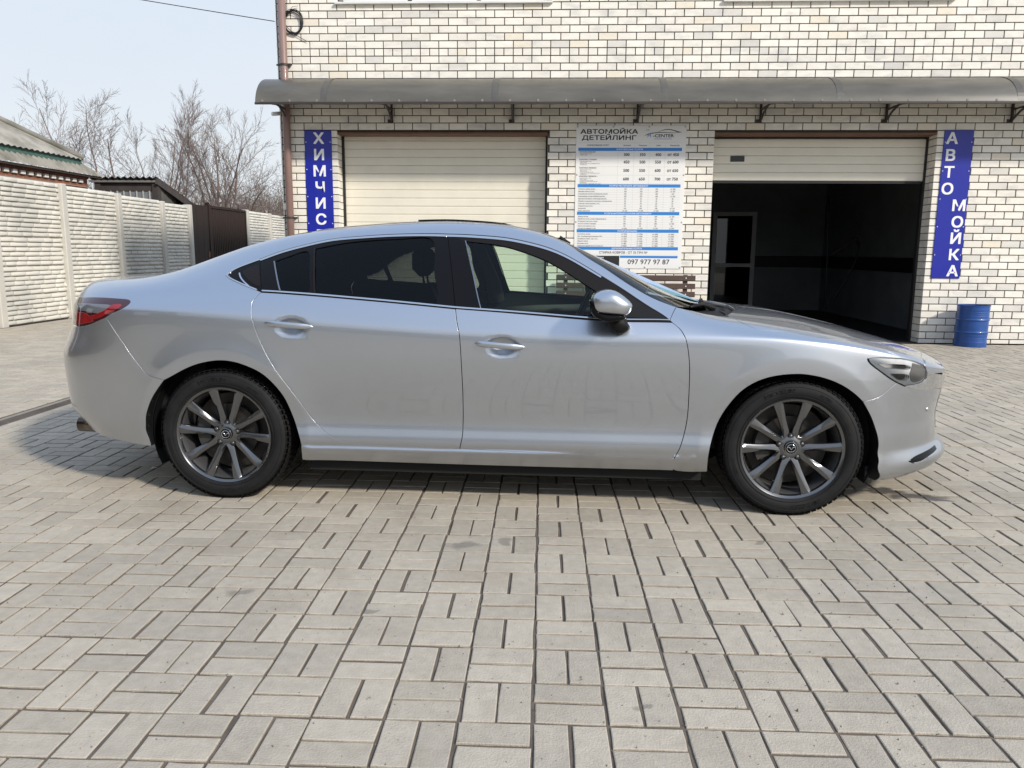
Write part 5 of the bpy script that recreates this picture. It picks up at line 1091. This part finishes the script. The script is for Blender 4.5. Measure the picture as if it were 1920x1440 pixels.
# --- side glazing, frames, bright trim
fwo = [S('top_front'), XZ(SEAM['belt_top_front'][-1], SEAM['belt_low_front'][-1]), S('belt_low_front', rev=True), S('door_mid', 0, 5, True)]
ff = panel('window_frame', fwo, m_satin, off=-.0015, gap=.0016, flange=.012, holes=[[S('glass_front')]], parent=front_door, sp=.025)
panel('side_window', [S('glass_front')], m_clear, off=-.006, gap=-.002, flange=0, parent=front_door)
rwo = [S('top_rear', 4, None), S('door_mid', 0, 5), S('belt_low_rear', rev=True), S('quarter_front', rev=True)]
panel('window_frame', rwo, m_gloss, off=-.0015, gap=.0016, flange=.012, holes=[[S('glass_rear')], [S('glass_rear_fixed')]], parent=rear_door, sp=.025)
panel('side_window', [S('glass_rear')], m_priv, off=-.006, gap=-.002, flange=0, parent=rear_door)
panel('fixed_window', [S('glass_rear_fixed')], m_priv, off=-.006, gap=-.002, flange=0, parent=rear_door)
qp = panel('quarter_window', [S('top_rear', 0, 5), S('quarter_front'), S('quarter_low', rev=True)], m_gloss, off=-.0015, gap=.0016, flange=.01, sp=.02)
bp = [XZ(SEAM['glass_front'][0], ((SEAM['glass_front'][0][0]+SEAM['glass_front'][-1][0])/2+.004, 1.15), SEAM['glass_front'][-1])]
panel('pillar_edge', offset_strip(bp, .001, .005), m_schr, off=.0015, gap=0, flange=.004, parent=front_door)
panel('pillar_cover', [S('door_mid', 0, 5), XZ(SEAM['door_mid'][4], SEAM['glass_front'][-1]), bp[0][::-1]], m_gloss, off=.0012, gap=.003, flange=.002, parent=front_door)
panel('window_divider', offset_strip([XZ(SEAM['glass_rear'][0], SEAM['glass_rear'][-1])], -.004, .004), m_satin, off=.002, gap=0, flange=.003, parent=rear_door)
panel('window_divider', offset_strip([XZ(SEAM['glass_rear_fixed'][0], SEAM['glass_rear_fixed'][-1])], -.003, .003), m_schr, off=.001, gap=0, flange=.003, parent=rear_door)
panel('roof_trim', offset_strip([S('top_front', 0, 7)], -.023, -.010), m_chrome, off=.0035, gap=0, flange=.005, parent=front_door, sp=.02)
panel('roof_trim', offset_strip([S('top_rear', 4, None)], -.023, -.010), m_chrome, off=.0035, gap=0, flange=.005, parent=rear_door, sp=.02)
panel('roof_trim', offset_strip([S('top_rear', 0, 5)], -.012, -.004), m_chrome, off=.0035, gap=0, flange=.005, parent=qp, sp=.02)
panel('quarter_trim', offset_strip([S('quarter_low', 0, 5)], .001, .008), m_chrome, off=.0035, gap=0, flange=.005, parent=qp, sp=.02)
panel('quarter_facet', [XZ(*[(q[0], q[1]) for q in SEAM['glass_quarter']])], m_satin, off=.0012, gap=0, flange=.002, parent=qp, sp=.02)
panel('quarter_trim', offset_strip([XZ((-1.345, 1.15), (-1.33, 1.125), (-1.27, 1.085))], -.003, .003), m_chrome, off=.002, gap=0, flange=.003, parent=qp, sp=.02)
panel('belt_trim', offset_strip([S('belt_top_front')], -.004, .004), m_chrome, off=.003, gap=0, flange=.005, parent=front_door)
panel('belt_trim', offset_strip([S('belt_top_rear')], -.004, .004), m_chrome, off=.003, gap=0, flange=.005, parent=rear_door)
panel('mirror_sail', [XZ((.585, .957), (.80, .953), (.66, 1.035), (.56, 1.095))], m_plast, off=.0008, gap=.006, flange=.002, parent=front_door)
# --- windshield, rear window, cowl, roof glass
ws_low = XW((.87, .735), (.98, .60), (1.07, .35), (1.10, 0))
panel('windshield', [XW((.225, 0), (.21, .3), (.17, .545)), S('pillar_glass'), ws_low], m_ws, off=-.004, gap=0, flange=0, sym=True)
panel('windshield_band', [XW((.27, 0), (.255, .3), (.215, .555)), XW((.17, .545), (.21, .3), (.225, 0))], m_gloss, off=-.002, gap=0, flange=0, sym=True)
panel('cowl', [ws_low, XW((1.245, 0), (1.22, .3), (1.165, .52), (1.10, .70)), XW((1.05, .735), (1.0, .742), (.93, .745))], m_plast, off=-.022, gap=0, flange=0, sym=True)
panel('rear_window', [XW((-1.0, 0), (-1.01, .3), (-1.05, .523)), win_side[len(win_side)//2:], XW((-1.82, .605), (-1.89, .3), (-1.90, 0))], m_priv, off=-.003, gap=0, flange=0, sym=True)
sr = panel('sunroof', [XW((-.02, 0), (-.04, .30), (-.07, .40)), XW((-.07, .40), (-.3, .41), (-.50, .40)), XW((-.50, .40), (-.53, .3), (-.53, 0))], m_gloss, off=.0015, gap=.002, flange=.012, sym=True)
sr.location.z = .003; sr.rotation_euler.y = .008
# --- black shells put in as the shade inside the panel gaps, cabin lining, underbody
gx, gt = np.meshgrid(np.linspace(-2.2, 2.05, 110), np.linspace(.13, .60, 40)); P, NRM = sample(np.stack([gx.ravel(), gt.ravel()*SV], 1), -.020)
n = 110; ok = np.ones(len(P), bool)
for hx in (1.415, -1.415): ok &= np.hypot(P[:, 0]-hx, P[:, 2]-.335) > .40
F = [(j*n+i, j*n+i+1, (j+1)*n+i+1, (j+1)*n+i) for j in range(39) for i in range(n-1)]; zb = np.interp(P[:, 0], XS, ZB); F = [f for f in F if all(ok[k] and P[k][2] < zb[k]-.03 for k in f)]
for s in (1, -1):
    mb = MB(); mb.add(P*[1, s, 1], F if s > 0 else [f[::-1] for f in F]); mb.build('gap_shade_shell', m_under, CAR)
for u0, u1 in ((1.14, XF0+2*LN*.62), (XR0-2*LN*.6, -1.80)):
    gx, gt = np.meshgrid(np.linspace(u0, u1, 40), np.linspace(.50, 1.0, 40)); P, NRM = sample(np.stack([gx.ravel(), gt.ravel()*SV], 1), -.017); F = [(j*40+i, j*40+i+1, (j+1)*40+i+1, (j+1)*40+i) for j in range(39) for i in range(39)]
    F = [f for f in F if not (u0 > 0 and all(P[k][0] < 1.25-.2*abs(P[k][1]) for k in f))]; n = len(P)
    mb = MB(); mb.add(P, F); mb.add(P*[1, -1, 1], [f[::-1] for f in F]); mb.build('gap_shade_shell', m_under, CAR)
mb = MB(); mb.box(-1.0, 1.0, -.82, .82, .145, .21); mb.box(-2.2, -1.83, -.6, .6, .26, .34); mb.box(1.84, 2.15, -.6, .6, .17, .22); mb.box(-1.83, 1.84, -.52, .52, .2, .3); mb.build('underbody', m_under, CAR)
for hx in (1.415, -1.415):
    for s in (-1, 1):
        mb = MB(); a = np.linspace(-.45, math.pi+.45, 30); v = []
        for t in a: v += [(hx+.412*math.cos(t), s*.835, .335+.412*math.sin(t)), (hx+.415*math.cos(t), s*.52, .335+.415*math.sin(t))]
        k = len(v); v.append((hx, s*.52, .335)); f = [(2*i, 2*i+1, 2*i+3, 2*i+2) for i in range(29)]+[(2*i+1, k, 2*i+3) for i in range(29)]; mb.add(v, f); mb.build('wheel_liner', m_under, CAR, smooth=True)
        mb = MB()   # inner lip of the liner, visible inside the arch
        v = []
        for t in np.linspace(-.3, math.pi+.25, 40): v += [(hx+.402*math.cos(t), s*.84, .335+.402*math.sin(t)), (hx+.409*math.cos(t), s*.76, .335+.409*math.sin(t))]
        mb.add(v, [(2*i, 2*i+1, 2*i+3, 2*i+2) for i in range(39)]); mb.build('arch_lining', m_plast, CAR, smooth=True)
for hx, x2, z0 in ((1.415, 1.80, .145), (-1.415, -1.0, .155)):
    for s in (-1, 1): mb = MB(); mb.cbox(x2-.012, x2+.008, s*.79-.035, s*.79+.035, z0+.01, .24, .003); mb.build('mud_flap', m_plast, CAR)
m_rimin2 = mat('bronze_exhaust_steel', (.17, .14, .115), .25, metal=1.0)
# lips that close the arches between panel edge and liner
for hx, paths in ((1.415, ('arch_front', 'arch_front_low')), (-1.415, ('arch_rear_low', 'arch_rear'))):
    q = np.concatenate([S(paths[0], rev=(hx < 0)), S(paths[1])]); P, NRM = sample(q, -.004); ang = np.arctan2(P[:, 2]-.335, P[:, 0]-hx)
    for s in (1, -1):
        a = P*[1, s, 1]; b_ = np.stack([hx+.414*np.cos(ang), np.full(len(P), -s*.80), .335+.414*np.sin(ang)], 1); n = len(P); mb = MB(); mb.add(np.concatenate([a, b_]), [(i, i+1, n+i+1, n+i) for i in range(n-1)]); mb.build('arch_lip', m_plast, CAR, smooth=True)
# exhaust tips
for s in (-1, 1):
    mb = MB(); mb.lathe([(.036, -.10), (.041, -.10), (.043, .0), (.041, .12), (.036, .12), (.036, -.10)], 24, 'z'); o = mb.build('exhaust_tip', m_rimin2, CAR, smooth=True, loc=(-2.27, s*.60, .305), rot=(0, math.pi/2, 0))
# --- cabin
mb = MB(); mb.box(-1.75, .95, -.70, .70, .24, .28); mb.box(.62, 1.12, -.70, .70, .28, .86); mb.box(-1.82, -1.62, -.62, .62, .28, .98); mb.build('cabin_floor', m_cabin, CAR)
mb = MB(); prof = [(.48, .70), (.46, .80), (.52, .90), (.70, .935), (.95, .925), (1.04, .86), (.6, .70)]; mb.prism(prof, -.70, .70, lambda a, b, h: (a, h, b)); mb.build('dashboard', m_cabin, CAR)
def seat(x, y, w, dz=0.):
    s = empty('seat', (x, y, dz), parent=CAR)
    mb = MB(); mb.cbox(-.05, .46, -w/2, w/2, .40, .56, .05); mb.build('cushion', m_seat, s)
    mb = MB(); v = []
    for i, (px, pz, t, ww) in enumerate(((-.02, .50, .10, w), (-.08, .75, .12, w), (-.16, 1.0, .10, w*.92), (-.20, 1.09, .05, w*.7))):
        v += [(px-t, -ww/2, pz), (px, -ww/2+.04, pz), (px, ww/2-.04, pz), (px-t, ww/2, pz)]
    mb.add(v, [(i*4+j, i*4+(j+1) % 4, i*4+4+(j+1) % 4, i*4+4+j) for i in range(3) for j in range(4)]+[(12, 13, 14, 15)]); mb.build('backrest', m_seat, s, sharp=60)
    mb = MB(); mb.cbox(-.30, -.20, -.13, .13, 1.13, 1.29, .04); mb.build('headrest', m_seat, s)
    mb = MB(); mb.tube([(-.24, -.06, 1.08), (-.25, -.06, 1.15)], .006, 6); mb.tube([(-.24, .06, 1.08), (-.25, .06, 1.15)], .006, 6); mb.build('headrest_post', m_chrome, s)
seat(-.22, -.37, .52); seat(-.22, .37, .52); seat(-1.08, -.36, .56, -.10); seat(-1.08, .36, .56, -.10)
sw_ = empty('steering_wheel', (.44, .37, .985), parent=CAR); sw_.rotation_euler = (0, -math.radians(66), 0)
mb = MB(); a = np.linspace(0, 2*math.pi, 49); mb.tube(np.stack([.185*np.cos(a), .185*np.sin(a), 0*a], 1), .017, 10, False); mb.build('rim', m_plast, sw_, smooth=True)
mb = MB(); mb.cbox(-.06, .06, -.07, .07, -.04, .01, .015); mb.bar((0, -.18, 0), (0, .18, 0), .035, .02); mb.bar((-.18, 0, 0), (0, 0, 0), .035, .02); mb.build('hub', m_cabin, sw_)
mb = MB(); mb.cbox(.30, .33, -.11, .11, 1.255, 1.315, .012); mb.tube([(.32, 0, 1.31), (.26, 0, 1.35)], .012, 8); mb.build('rear_view_mirror', m_plast, CAR)
m_trim = mat('dark_green_grey_trim', (.03, .036, .034), .7); m_grey_trim = mat('grey_pillar_trim', (.20, .20, .18), .8)
for s in (-1, 1):
    mb = MB(); prof = [(-.24, .45), (-.24, .985), (.78, .935), (.86, .80), (.86, .45)]; mb.prism(prof, s*.80, s*.815, lambda a, b, h: (a, h, b)); mb.build('door_trim', m_trim, CAR)
    mb = MB(); mb.tube([(-.12, s*.76, .86), (.1, s*.755, .875), (.38, s*.755, .885), (.6, s*.77, .87)], .028, 8); mb.build('armrest', m_grey_trim, CAR, smooth=True)
    mb = MB(); mb.tube([(-.30, s*.585, 1.33), (-.25, s*.66, 1.2), (-.20, s*.73, 1.05), (-.18, s*.775, .93)], [.035, .042, .05, .055], 10); mb.build('centre_pillar_trim', m_grey_trim if s > 0 else m_cabin, CAR, smooth=True)
mb = MB(); mb.box(-1.0, .15, -.50, .50, 1.362, 1.37); mb.build('headliner', m_cabin, CAR)
# --- wipers
mb = MB()
for (x0, y0, x1, y1) in ((1.11, -.30, .93, -.68), (1.13, .22, 1.03, -.35)):
    z0 = float(np.interp(x0, XS, ZC))+.005; mb.tube([(x0, y0, z0-.02), ((x0+x1)/2, (y0+y1)/2, z0+.015), (x1, y1, z0+.012)], [.016, .011, .008], 8)
mb.build('wiper', m_satin, CAR, smooth=True)
# --- door handles
def handle(cx, cz, par):
    for s, pr in ((1, par[0]), (-1, par[1])):
        mb = MB(); V = []; n = 14; xs = np.linspace(cx-.132, cx+.112, 18)
        for i, x in enumerate(xs):
            t = i/17; z = cz+.018-.018*t; hh = .0150*min(1, math.sqrt(max(t, .002)*9))*(1 if t < .7 else max(.06, math.sqrt(max(0, 1-((t-.7)/.3)**2)))); yo = float(halfw(x, cz+.06)[0])+.014+.012*math.sin(math.pi*min(t*1.08, 1))
            th = .010*min(1, math.sqrt(max(t, .002)*9))*(1 if t < .75 else max(.1, 1-(t-.75)*3))
            a = np.arange(n)*2*math.pi/n; V.append(np.stack([np.full(n, x), -(yo+th*np.sign(np.cos(a))*abs(np.cos(a))**.7), z+hh*np.sign(np.sin(a))*abs(np.sin(a))**.8], 1))
        f = [(i*n+j, i*n+(j+1) % n, (i+1)*n+(j+1) % n, (i+1)*n+j) for i in range(17) for j in range(n)]+[tuple(range(n))[::-1], tuple(17*n+j for j in range(n))]
        mb.add(np.concatenate(V)*[1, s, 1], [q[::-1] for q in f] if s > 0 else f); h = mb.build('handle', m_paint, pr, smooth=True)
        x = cx-.082; yo = float(halfw(x, cz+.06)[0])+.0275; mb = MB(); mb.box(x-.0012, x+.0012, min(-s*yo, -s*(yo-.02)), max(-s*yo, -s*(yo-.02)), cz-.001, cz+.026); mb.build('lock_gap', m_under, h)
handle(*CUPS[0], front_door); handle(*CUPS[1], rear_door)
# --- door mirrors
OUT = np.array([(.428, 1.068), (.455, 1.089), (.505, 1.101), (.545, 1.092), (.585, 1.064), (.622, 1.032), (.617, 1.018), (.597, .981), (.56, .981), (.50, .984), (.44, .992), (.430, 1.02)])
def ring(o, n=36):
    o = np.concatenate([o, o[:1]]); d = np.r_[0, np.cumsum(np.linalg.norm(np.diff(o, axis=0), axis=1))]; t = np.linspace(0, d[-1], n, endpoint=False); q = np.stack([np.interp(t, d, o[:, 0]), np.interp(t, d, o[:, 1])], 1)
    for _ in range(2): q = .5*q+.25*(np.roll(q, 1, 0)+np.roll(q, -1, 0))
    return q
def loft(rings, ys, s):
    n = len(rings[0]); V = np.concatenate([np.stack([r[:, 0], np.full(n, -y*s), r[:, 1]], 1) for r, y in zip(rings, ys)]); k = len(rings)
    f = [(i*n+j, i*n+(j+1) % n, (i+1)*n+(j+1) % n, (i+1)*n+j) for i in range(k-1) for j in range(n)]+[tuple(range(n))[::-1], tuple((k-1)*n+j for j in range(n))]
    f = [q[::-1] for q in f]; return V, (f if s > 0 else [q[::-1] for q in f])
BASE = np.array([(.50, .955), (.512, .925), (.53, .895), (.56, .878), (.60, .888), (.625, .912), (.605, .935), (.598, .975), (.55, .978)])
LOWER = np.array([(.418, 1.06), (.43, 1.065), (.437, .995), (.50, .986), (.598, .983), (.600, .965), (.55, .955), (.505, .948), (.455, .965), (.425, .985)])
for s in (1, -1):
    mr = empty('door_mirror', (0, 0, 0), parent=CAR); R0_ = ring(OUT); c = R0_.mean(0)
    prof = [(.905, .80), (.93, .94), (.965, .99), (1.01, 1.0), (1.05, .995)]+[(1.062+.055*math.sin(q), .99*math.cos(q)**.7+.004) for q in np.linspace(.12, 1.46, 14)]
    mb = MB(); mb.add(*loft([c+(R0_-c)*k for _, k in prof], [y for y, _ in prof], s)); mb.build('mirror_cap', m_paint, mr, smooth=True)
    R1 = ring(LOWER); c1 = np.array([.50, .985]); pr2 = [(.90, .7), (.93, .94), (1.03, .985), (1.07, .94), (1.09, .86), (1.098, .6)]
    mb = MB(); mb.add(*loft([c1+(R1-c1)*k for _, k in pr2], [y for y, _ in pr2], s)); mb.build('lower_housing', m_gloss, mr, smooth=True)
    R2 = ring(BASE); c2 = R2.mean(0); pr3 = [(.86, 1.0), (.905, 1.0), (.93, .95), (.96, .82), (.975, .6)]
    mb = MB(); mb.add(*loft([c2+(R2-c2)*k+[0, .02*(1-k)] for _, k in pr3], [y for y, _ in pr3], s)); mb.build('mirror_foot', m_plast, mr, smooth=True)
    mb = MB(); mb.tube([(.45, -s*1.045, .982), (.51, -s*1.047, .973), (.585, -s*1.03, .972)], .006, 6); mb.build('turn_signal', mat('clear_indicator', (.35, .33, .30), .15), mr)
# --- wheels
m_tyre = mat('tyre_rubber', (.010, .010, .0105), .68, var=.25, vscale=12, spec=.25, tint=(.030, .028, .026), tscale=7, tlo=.5, thi=.8, tamt=.6, coords='obj', bump=.15, bscale=300)
m_rim = mat('dark_silver_alloy', (.165, .167, .172), .22, metal=.95, coat=.35, coords='obj'); m_rimin = mat('alloy_barrel', (.30, .30, .31), .35, metal=.85); m_disc = mat('brake_disc', (.045, .04, .036), .5, metal=.5, var=.2, vscale=30); m_letter = mat('tyre_lettering', (.030, .030, .031), .55, spec=.3)
RT, RR = .340, .2415
def build_wheel():
    w = MB(); prof = [(RR-.004, -.075), (RR+.004, -.098), (RR+.014, -.104), (RR+.026, -.1090), (.276, -.1118), (.288, -.112), (.300, -.110), (.314, -.105), (.324, -.098), (.331, -.088), (.334, -.07), (.3345, 0), (.334, .07), (.331, .088), (.314, .105), (.285, .112), (RR+.02, .105), (RR-.004, .075)]
    w.lathe(prof, 96, 'y')
    # tread blocks
    nb = 72
    for k in range(nb):
        a0 = 2*math.pi*k/nb; da = 2*math.pi/nb
        for (y0, y1, sh) in ((-.103, -.060, 0), (-.054, -.006, .35), (.006, .054, .7), (.060, .103, .2)):
            v = []
            for aa in (a0+da*(sh+.06), a0+da*(sh+.80)):
                for (r, y) in ((.326 if abs(y0) > .09 else .330, y0), (.3385 if abs(y0) < .09 else .331, y0+.004*(y0 < -.09)), (RT, (y0+y1)/2 if abs(y0) < .09 and abs(y1) < .09 else (y0*.55+y1*.45)), (.3385 if abs(y1) < .09 else .331, y1), (.326 if abs(y1) > .09 else .330, y1)):
                    v.append((r*math.cos(aa), y, r*math.sin(aa)))
            w.add(v, [(0, 1, 6, 5), (1, 2, 7, 6), (2, 3, 8, 7), (3, 4, 9, 8), (0, 5, 6, 1), (0, 1, 2, 3, 4)[::-1], (5, 6, 7, 8, 9)])
    # rim guard ribs on the sidewall
    for rr in (.262, .306):
        a = np.linspace(0, 2*math.pi, 97); w.tube(np.stack([rr*np.cos(a), np.full(97, -.1105 if rr < .3 else -.1085), rr*np.sin(a)], 1), .0016, 4, False)
    V = np.concatenate(w.v); return w
tyre_mb = build_wheel()
def flatten(mb, ang):
    # the loaded tyre spreads a little where it stands
    V = np.concatenate(mb.v); c, s = math.cos(ang), math.sin(ang); X = V[:, 0]*c+V[:, 2]*s; Z = -V[:, 0]*s+V[:, 2]*c; lim = -.3345; low = np.minimum(Z-lim, 0); Y = V[:, 1]*(1+np.clip((-Z-.24)/.1, 0, 1)*.03)
    m2 = MB(); m2.add(np.stack([X, Y, np.maximum(Z, lim)], 1), mb.f); return m2
def rim_mesh():
    mb = MB(); mb.lathe([(RR+.001, -.100), (RR+.006, -.104), (RR+.008, -.101), (RR+.004, -.094)], 96, 'y'); mb.lathe([(RR+.001, -.100), (RR-.006, -.097), (RR-.011, -.085)], 96, 'y')
    ang = []
    for k in range(5): ang += [90+72*k-17.2, 90+72*k+17.2]
    for i, A in enumerate(ang):
        A = math.radians(A); sg = -1 if i % 2 == 0 else 1
        rs = np.array([.050, .067, .088, .116, .149, .182, .215, .233, .2395]); wd = np.array([.032, .034, .035, .034, .036, .040, .046, .050, .053]); yf = np.array([-.066, -.070, -.073, -.077, -.083, -.089, -.0945, -.0965, -.0975]); v = []
        sk = np.array([.004, .002, 0, 0, 0, 0, 0, 0, 0])*sg
        for j, r in enumerate(rs):
            rid = sg*(.5-.85*j/8)*wd[j]*.8; h = .010*(1-.55*j/8)
            for (o, dy) in ((-wd[j]/2, .030), (-wd[j]/2, .008), (-wd[j]/2+.002, .0055), (rid-.0008, -h*.25), (rid+.0008, -h*.25), (wd[j]/2-.002, .0055), (wd[j]/2, .008), (wd[j]/2, .030)):
                t = o+sk[j]; c, s = math.cos(A), math.sin(A); v.append((r*c-t*s, yf[j]+dy, r*s+t*c))
        f = [(j*8+q, j*8+8+q, j*8+9+q, j*8+1+q) for j in range(8) for q in range(7)]+[(0, 1, 2, 3, 4, 5, 6, 7)]; mb.add(v, f)
    # hub face with lug pockets
    n = 60; a = np.arange(n)*2*math.pi/n; prof = [(.030, -.071), (.040, -.072), (.058, -.066), (.070, -.060), (.076, -.045), (.076, -.02)]
    mb.lathe(prof, n, 'y'); return mb
me_rim = rim_mesh().mesh('rim', m_rim, smooth=True); me_rim.set_sharp_from_angle(angle=math.radians(24))
def emblem():
    mb = MB(); a = np.linspace(0, 2*math.pi, 33); mb.tube(np.stack([.0205*np.cos(a), np.full(33, -.0835), .0185*np.sin(a)], 1), .0016, 6, False)
    c = curve([(-.019, .004), (-.012, .006), (-.005, .001), (0, -.008), (.005, .001), (.012, .006), (.019, .004)], 30); mb.tube(np.stack([c[:, 0], np.full(30, -.0838), c[:, 1]], 1), np.interp(np.linspace(0, 1, 30), [0, .25, .5, .75, 1], [.001, .0026, .0012, .0026, .001]), 6); return mb
me_emb = emblem().mesh('emblem', m_chrome, True)
mb = MB(); mb.lathe([(.0001, -.082), (.026, -.082), (.0285, -.080), (.030, -.070)], 36, 'y'); me_cap = mb.mesh('centre_cap', m_gloss, True)
mb = MB(); a = np.linspace(0, 2*math.pi, 41); mb.tube(np.stack([.0288*np.cos(a), np.full(41, -.079), .0288*np.sin(a)], 1), .0012, 5, False); me_ring = mb.mesh('cap_ring', m_chrome, True)
mb = MB(); mb.lathe([(.0001, -.0725), (.006, -.0725), (.0085, -.070), (.0095, -.055)], 12, 'y'); me_nut = mb.mesh('wheel_nut', mat('wheel_nut_steel', (.16, .16, .165), .3, metal=.9), True)
mb = MB(); mb.lathe([(.0001, -.0665), (.0145, -.0668), (.0155, -.064)], 16, 'y'); me_pock = mb.mesh('lug_pocket', m_under, True)
mb = MB(); mb.lathe([(RR-.011, -.085), (.225, -.07), (.221, -.03), (.221, .09), (.235, .10)], 72, 'y'); me_bar = mb.mesh('rim_barrel', m_rimin, True)
mb = MB(); mb.lathe([(.075, -.022), (.148, -.022), (.148, .004), (.075, .004)], 60, 'y'); mb.lathe([(.0001, .02), (.2, .02)], 40, 'y'); me_disc = mb.mesh('brake_disc', m_disc)
mb = MB(); q = [(.10*math.cos(t), .10*math.sin(t)) for t in np.linspace(2.6, 3.6, 8)]+[(.165*math.cos(t), .165*math.sin(t)) for t in np.linspace(3.6, 2.6, 8)]; mb.prism(q, -.042, .012, lambda a, b, h: (a, h, b)); me_cal = mb.mesh('brake_caliper', mat('caliper', (.05, .048, .045), .6, metal=.3))
def sidewall_text(mb, s, rad, start, size, bold=.03, sx=1.1):
    # raised moulding: letters bent round the sidewall, reading clockwise from the given angle
    v, f = text_geo(s, size, bold, sx)
    th = math.radians(start)-v[:, 0]/rad; r = rad+v[:, 1]-size*.36; y = np.full(len(v), -.1132); y2 = np.where(r > .30, -.1115, y); mb.add(np.stack([r*np.cos(th), y2-.0006, r*np.sin(th)], 1), f)
def wheel(hx, s, ang):
    w = empty('wheel', (hx, -s*.795, .3345), parent=CAR); w.rotation_euler = (0, 0, 0 if s > 0 else math.pi)
    t = flatten(tyre_mb, 0).build('tyre', m_tyre, w, sharp=35)
    for (s_, rad, st, sz, bo) in (('MICHELIN', .2895, 118+ang, .030, .03), ('ALPIN', .290, 66+ang, .022, .03), ('MICHELIN', .2895, -62+ang, .030, .03), ('225/45 R19', .286, 205+ang, .016, .01)):
        mb = MB(); sidewall_text(mb, s_, rad, st, sz, bo); mb.build('sidewall_lettering', m_letter, t)
    sp = empty('alloy_rim', parent=w); sp.rotation_euler = (0, -math.radians(ang), 0)
    for nm, me in (('rim', me_rim), ('rim_barrel', me_bar), ('centre_cap', me_cap), ('cap_ring', me_ring)): link(nm, me, None, sp)
    e = link('emblem', me_emb, None, sp)
    for k in range(5):
        A = math.radians(90+72*k); link('wheel_nut', me_nut, None, sp, (.0575*math.cos(A), 0, .0575*math.sin(A))); link('lug_pocket', me_pock, None, sp, (.0575*math.cos(A), -.0015, .0575*math.sin(A)))
    link('brake_disc', me_disc, None, w); link('brake_caliper', me_cal, None, w)
for hx, a in ((1.415, 2), (-1.415, -5)):
    wheel(hx, 1, a); wheel(hx, -1, a+20)
# front parking sensor, lamp washer cover
for s in (-1, 1):
    pt = surf(*[np.array([v]) for v in (lambda q: (q[0], q[1]/SV))(END(True, (.66, .50))[0])])[0]
    mb = MB(); mb.lathe([(.0001, -.004), (.010, -.0035), (.012, 0)], 14, 'y'); mb.build('parking_sensor', m_paint, CAR, smooth=True, loc=(pt[0], s*abs(pt[1])*1.0, pt[2]), rot=(0, 0, math.radians(48)*-s if s < 0 else math.radians(180-48)))
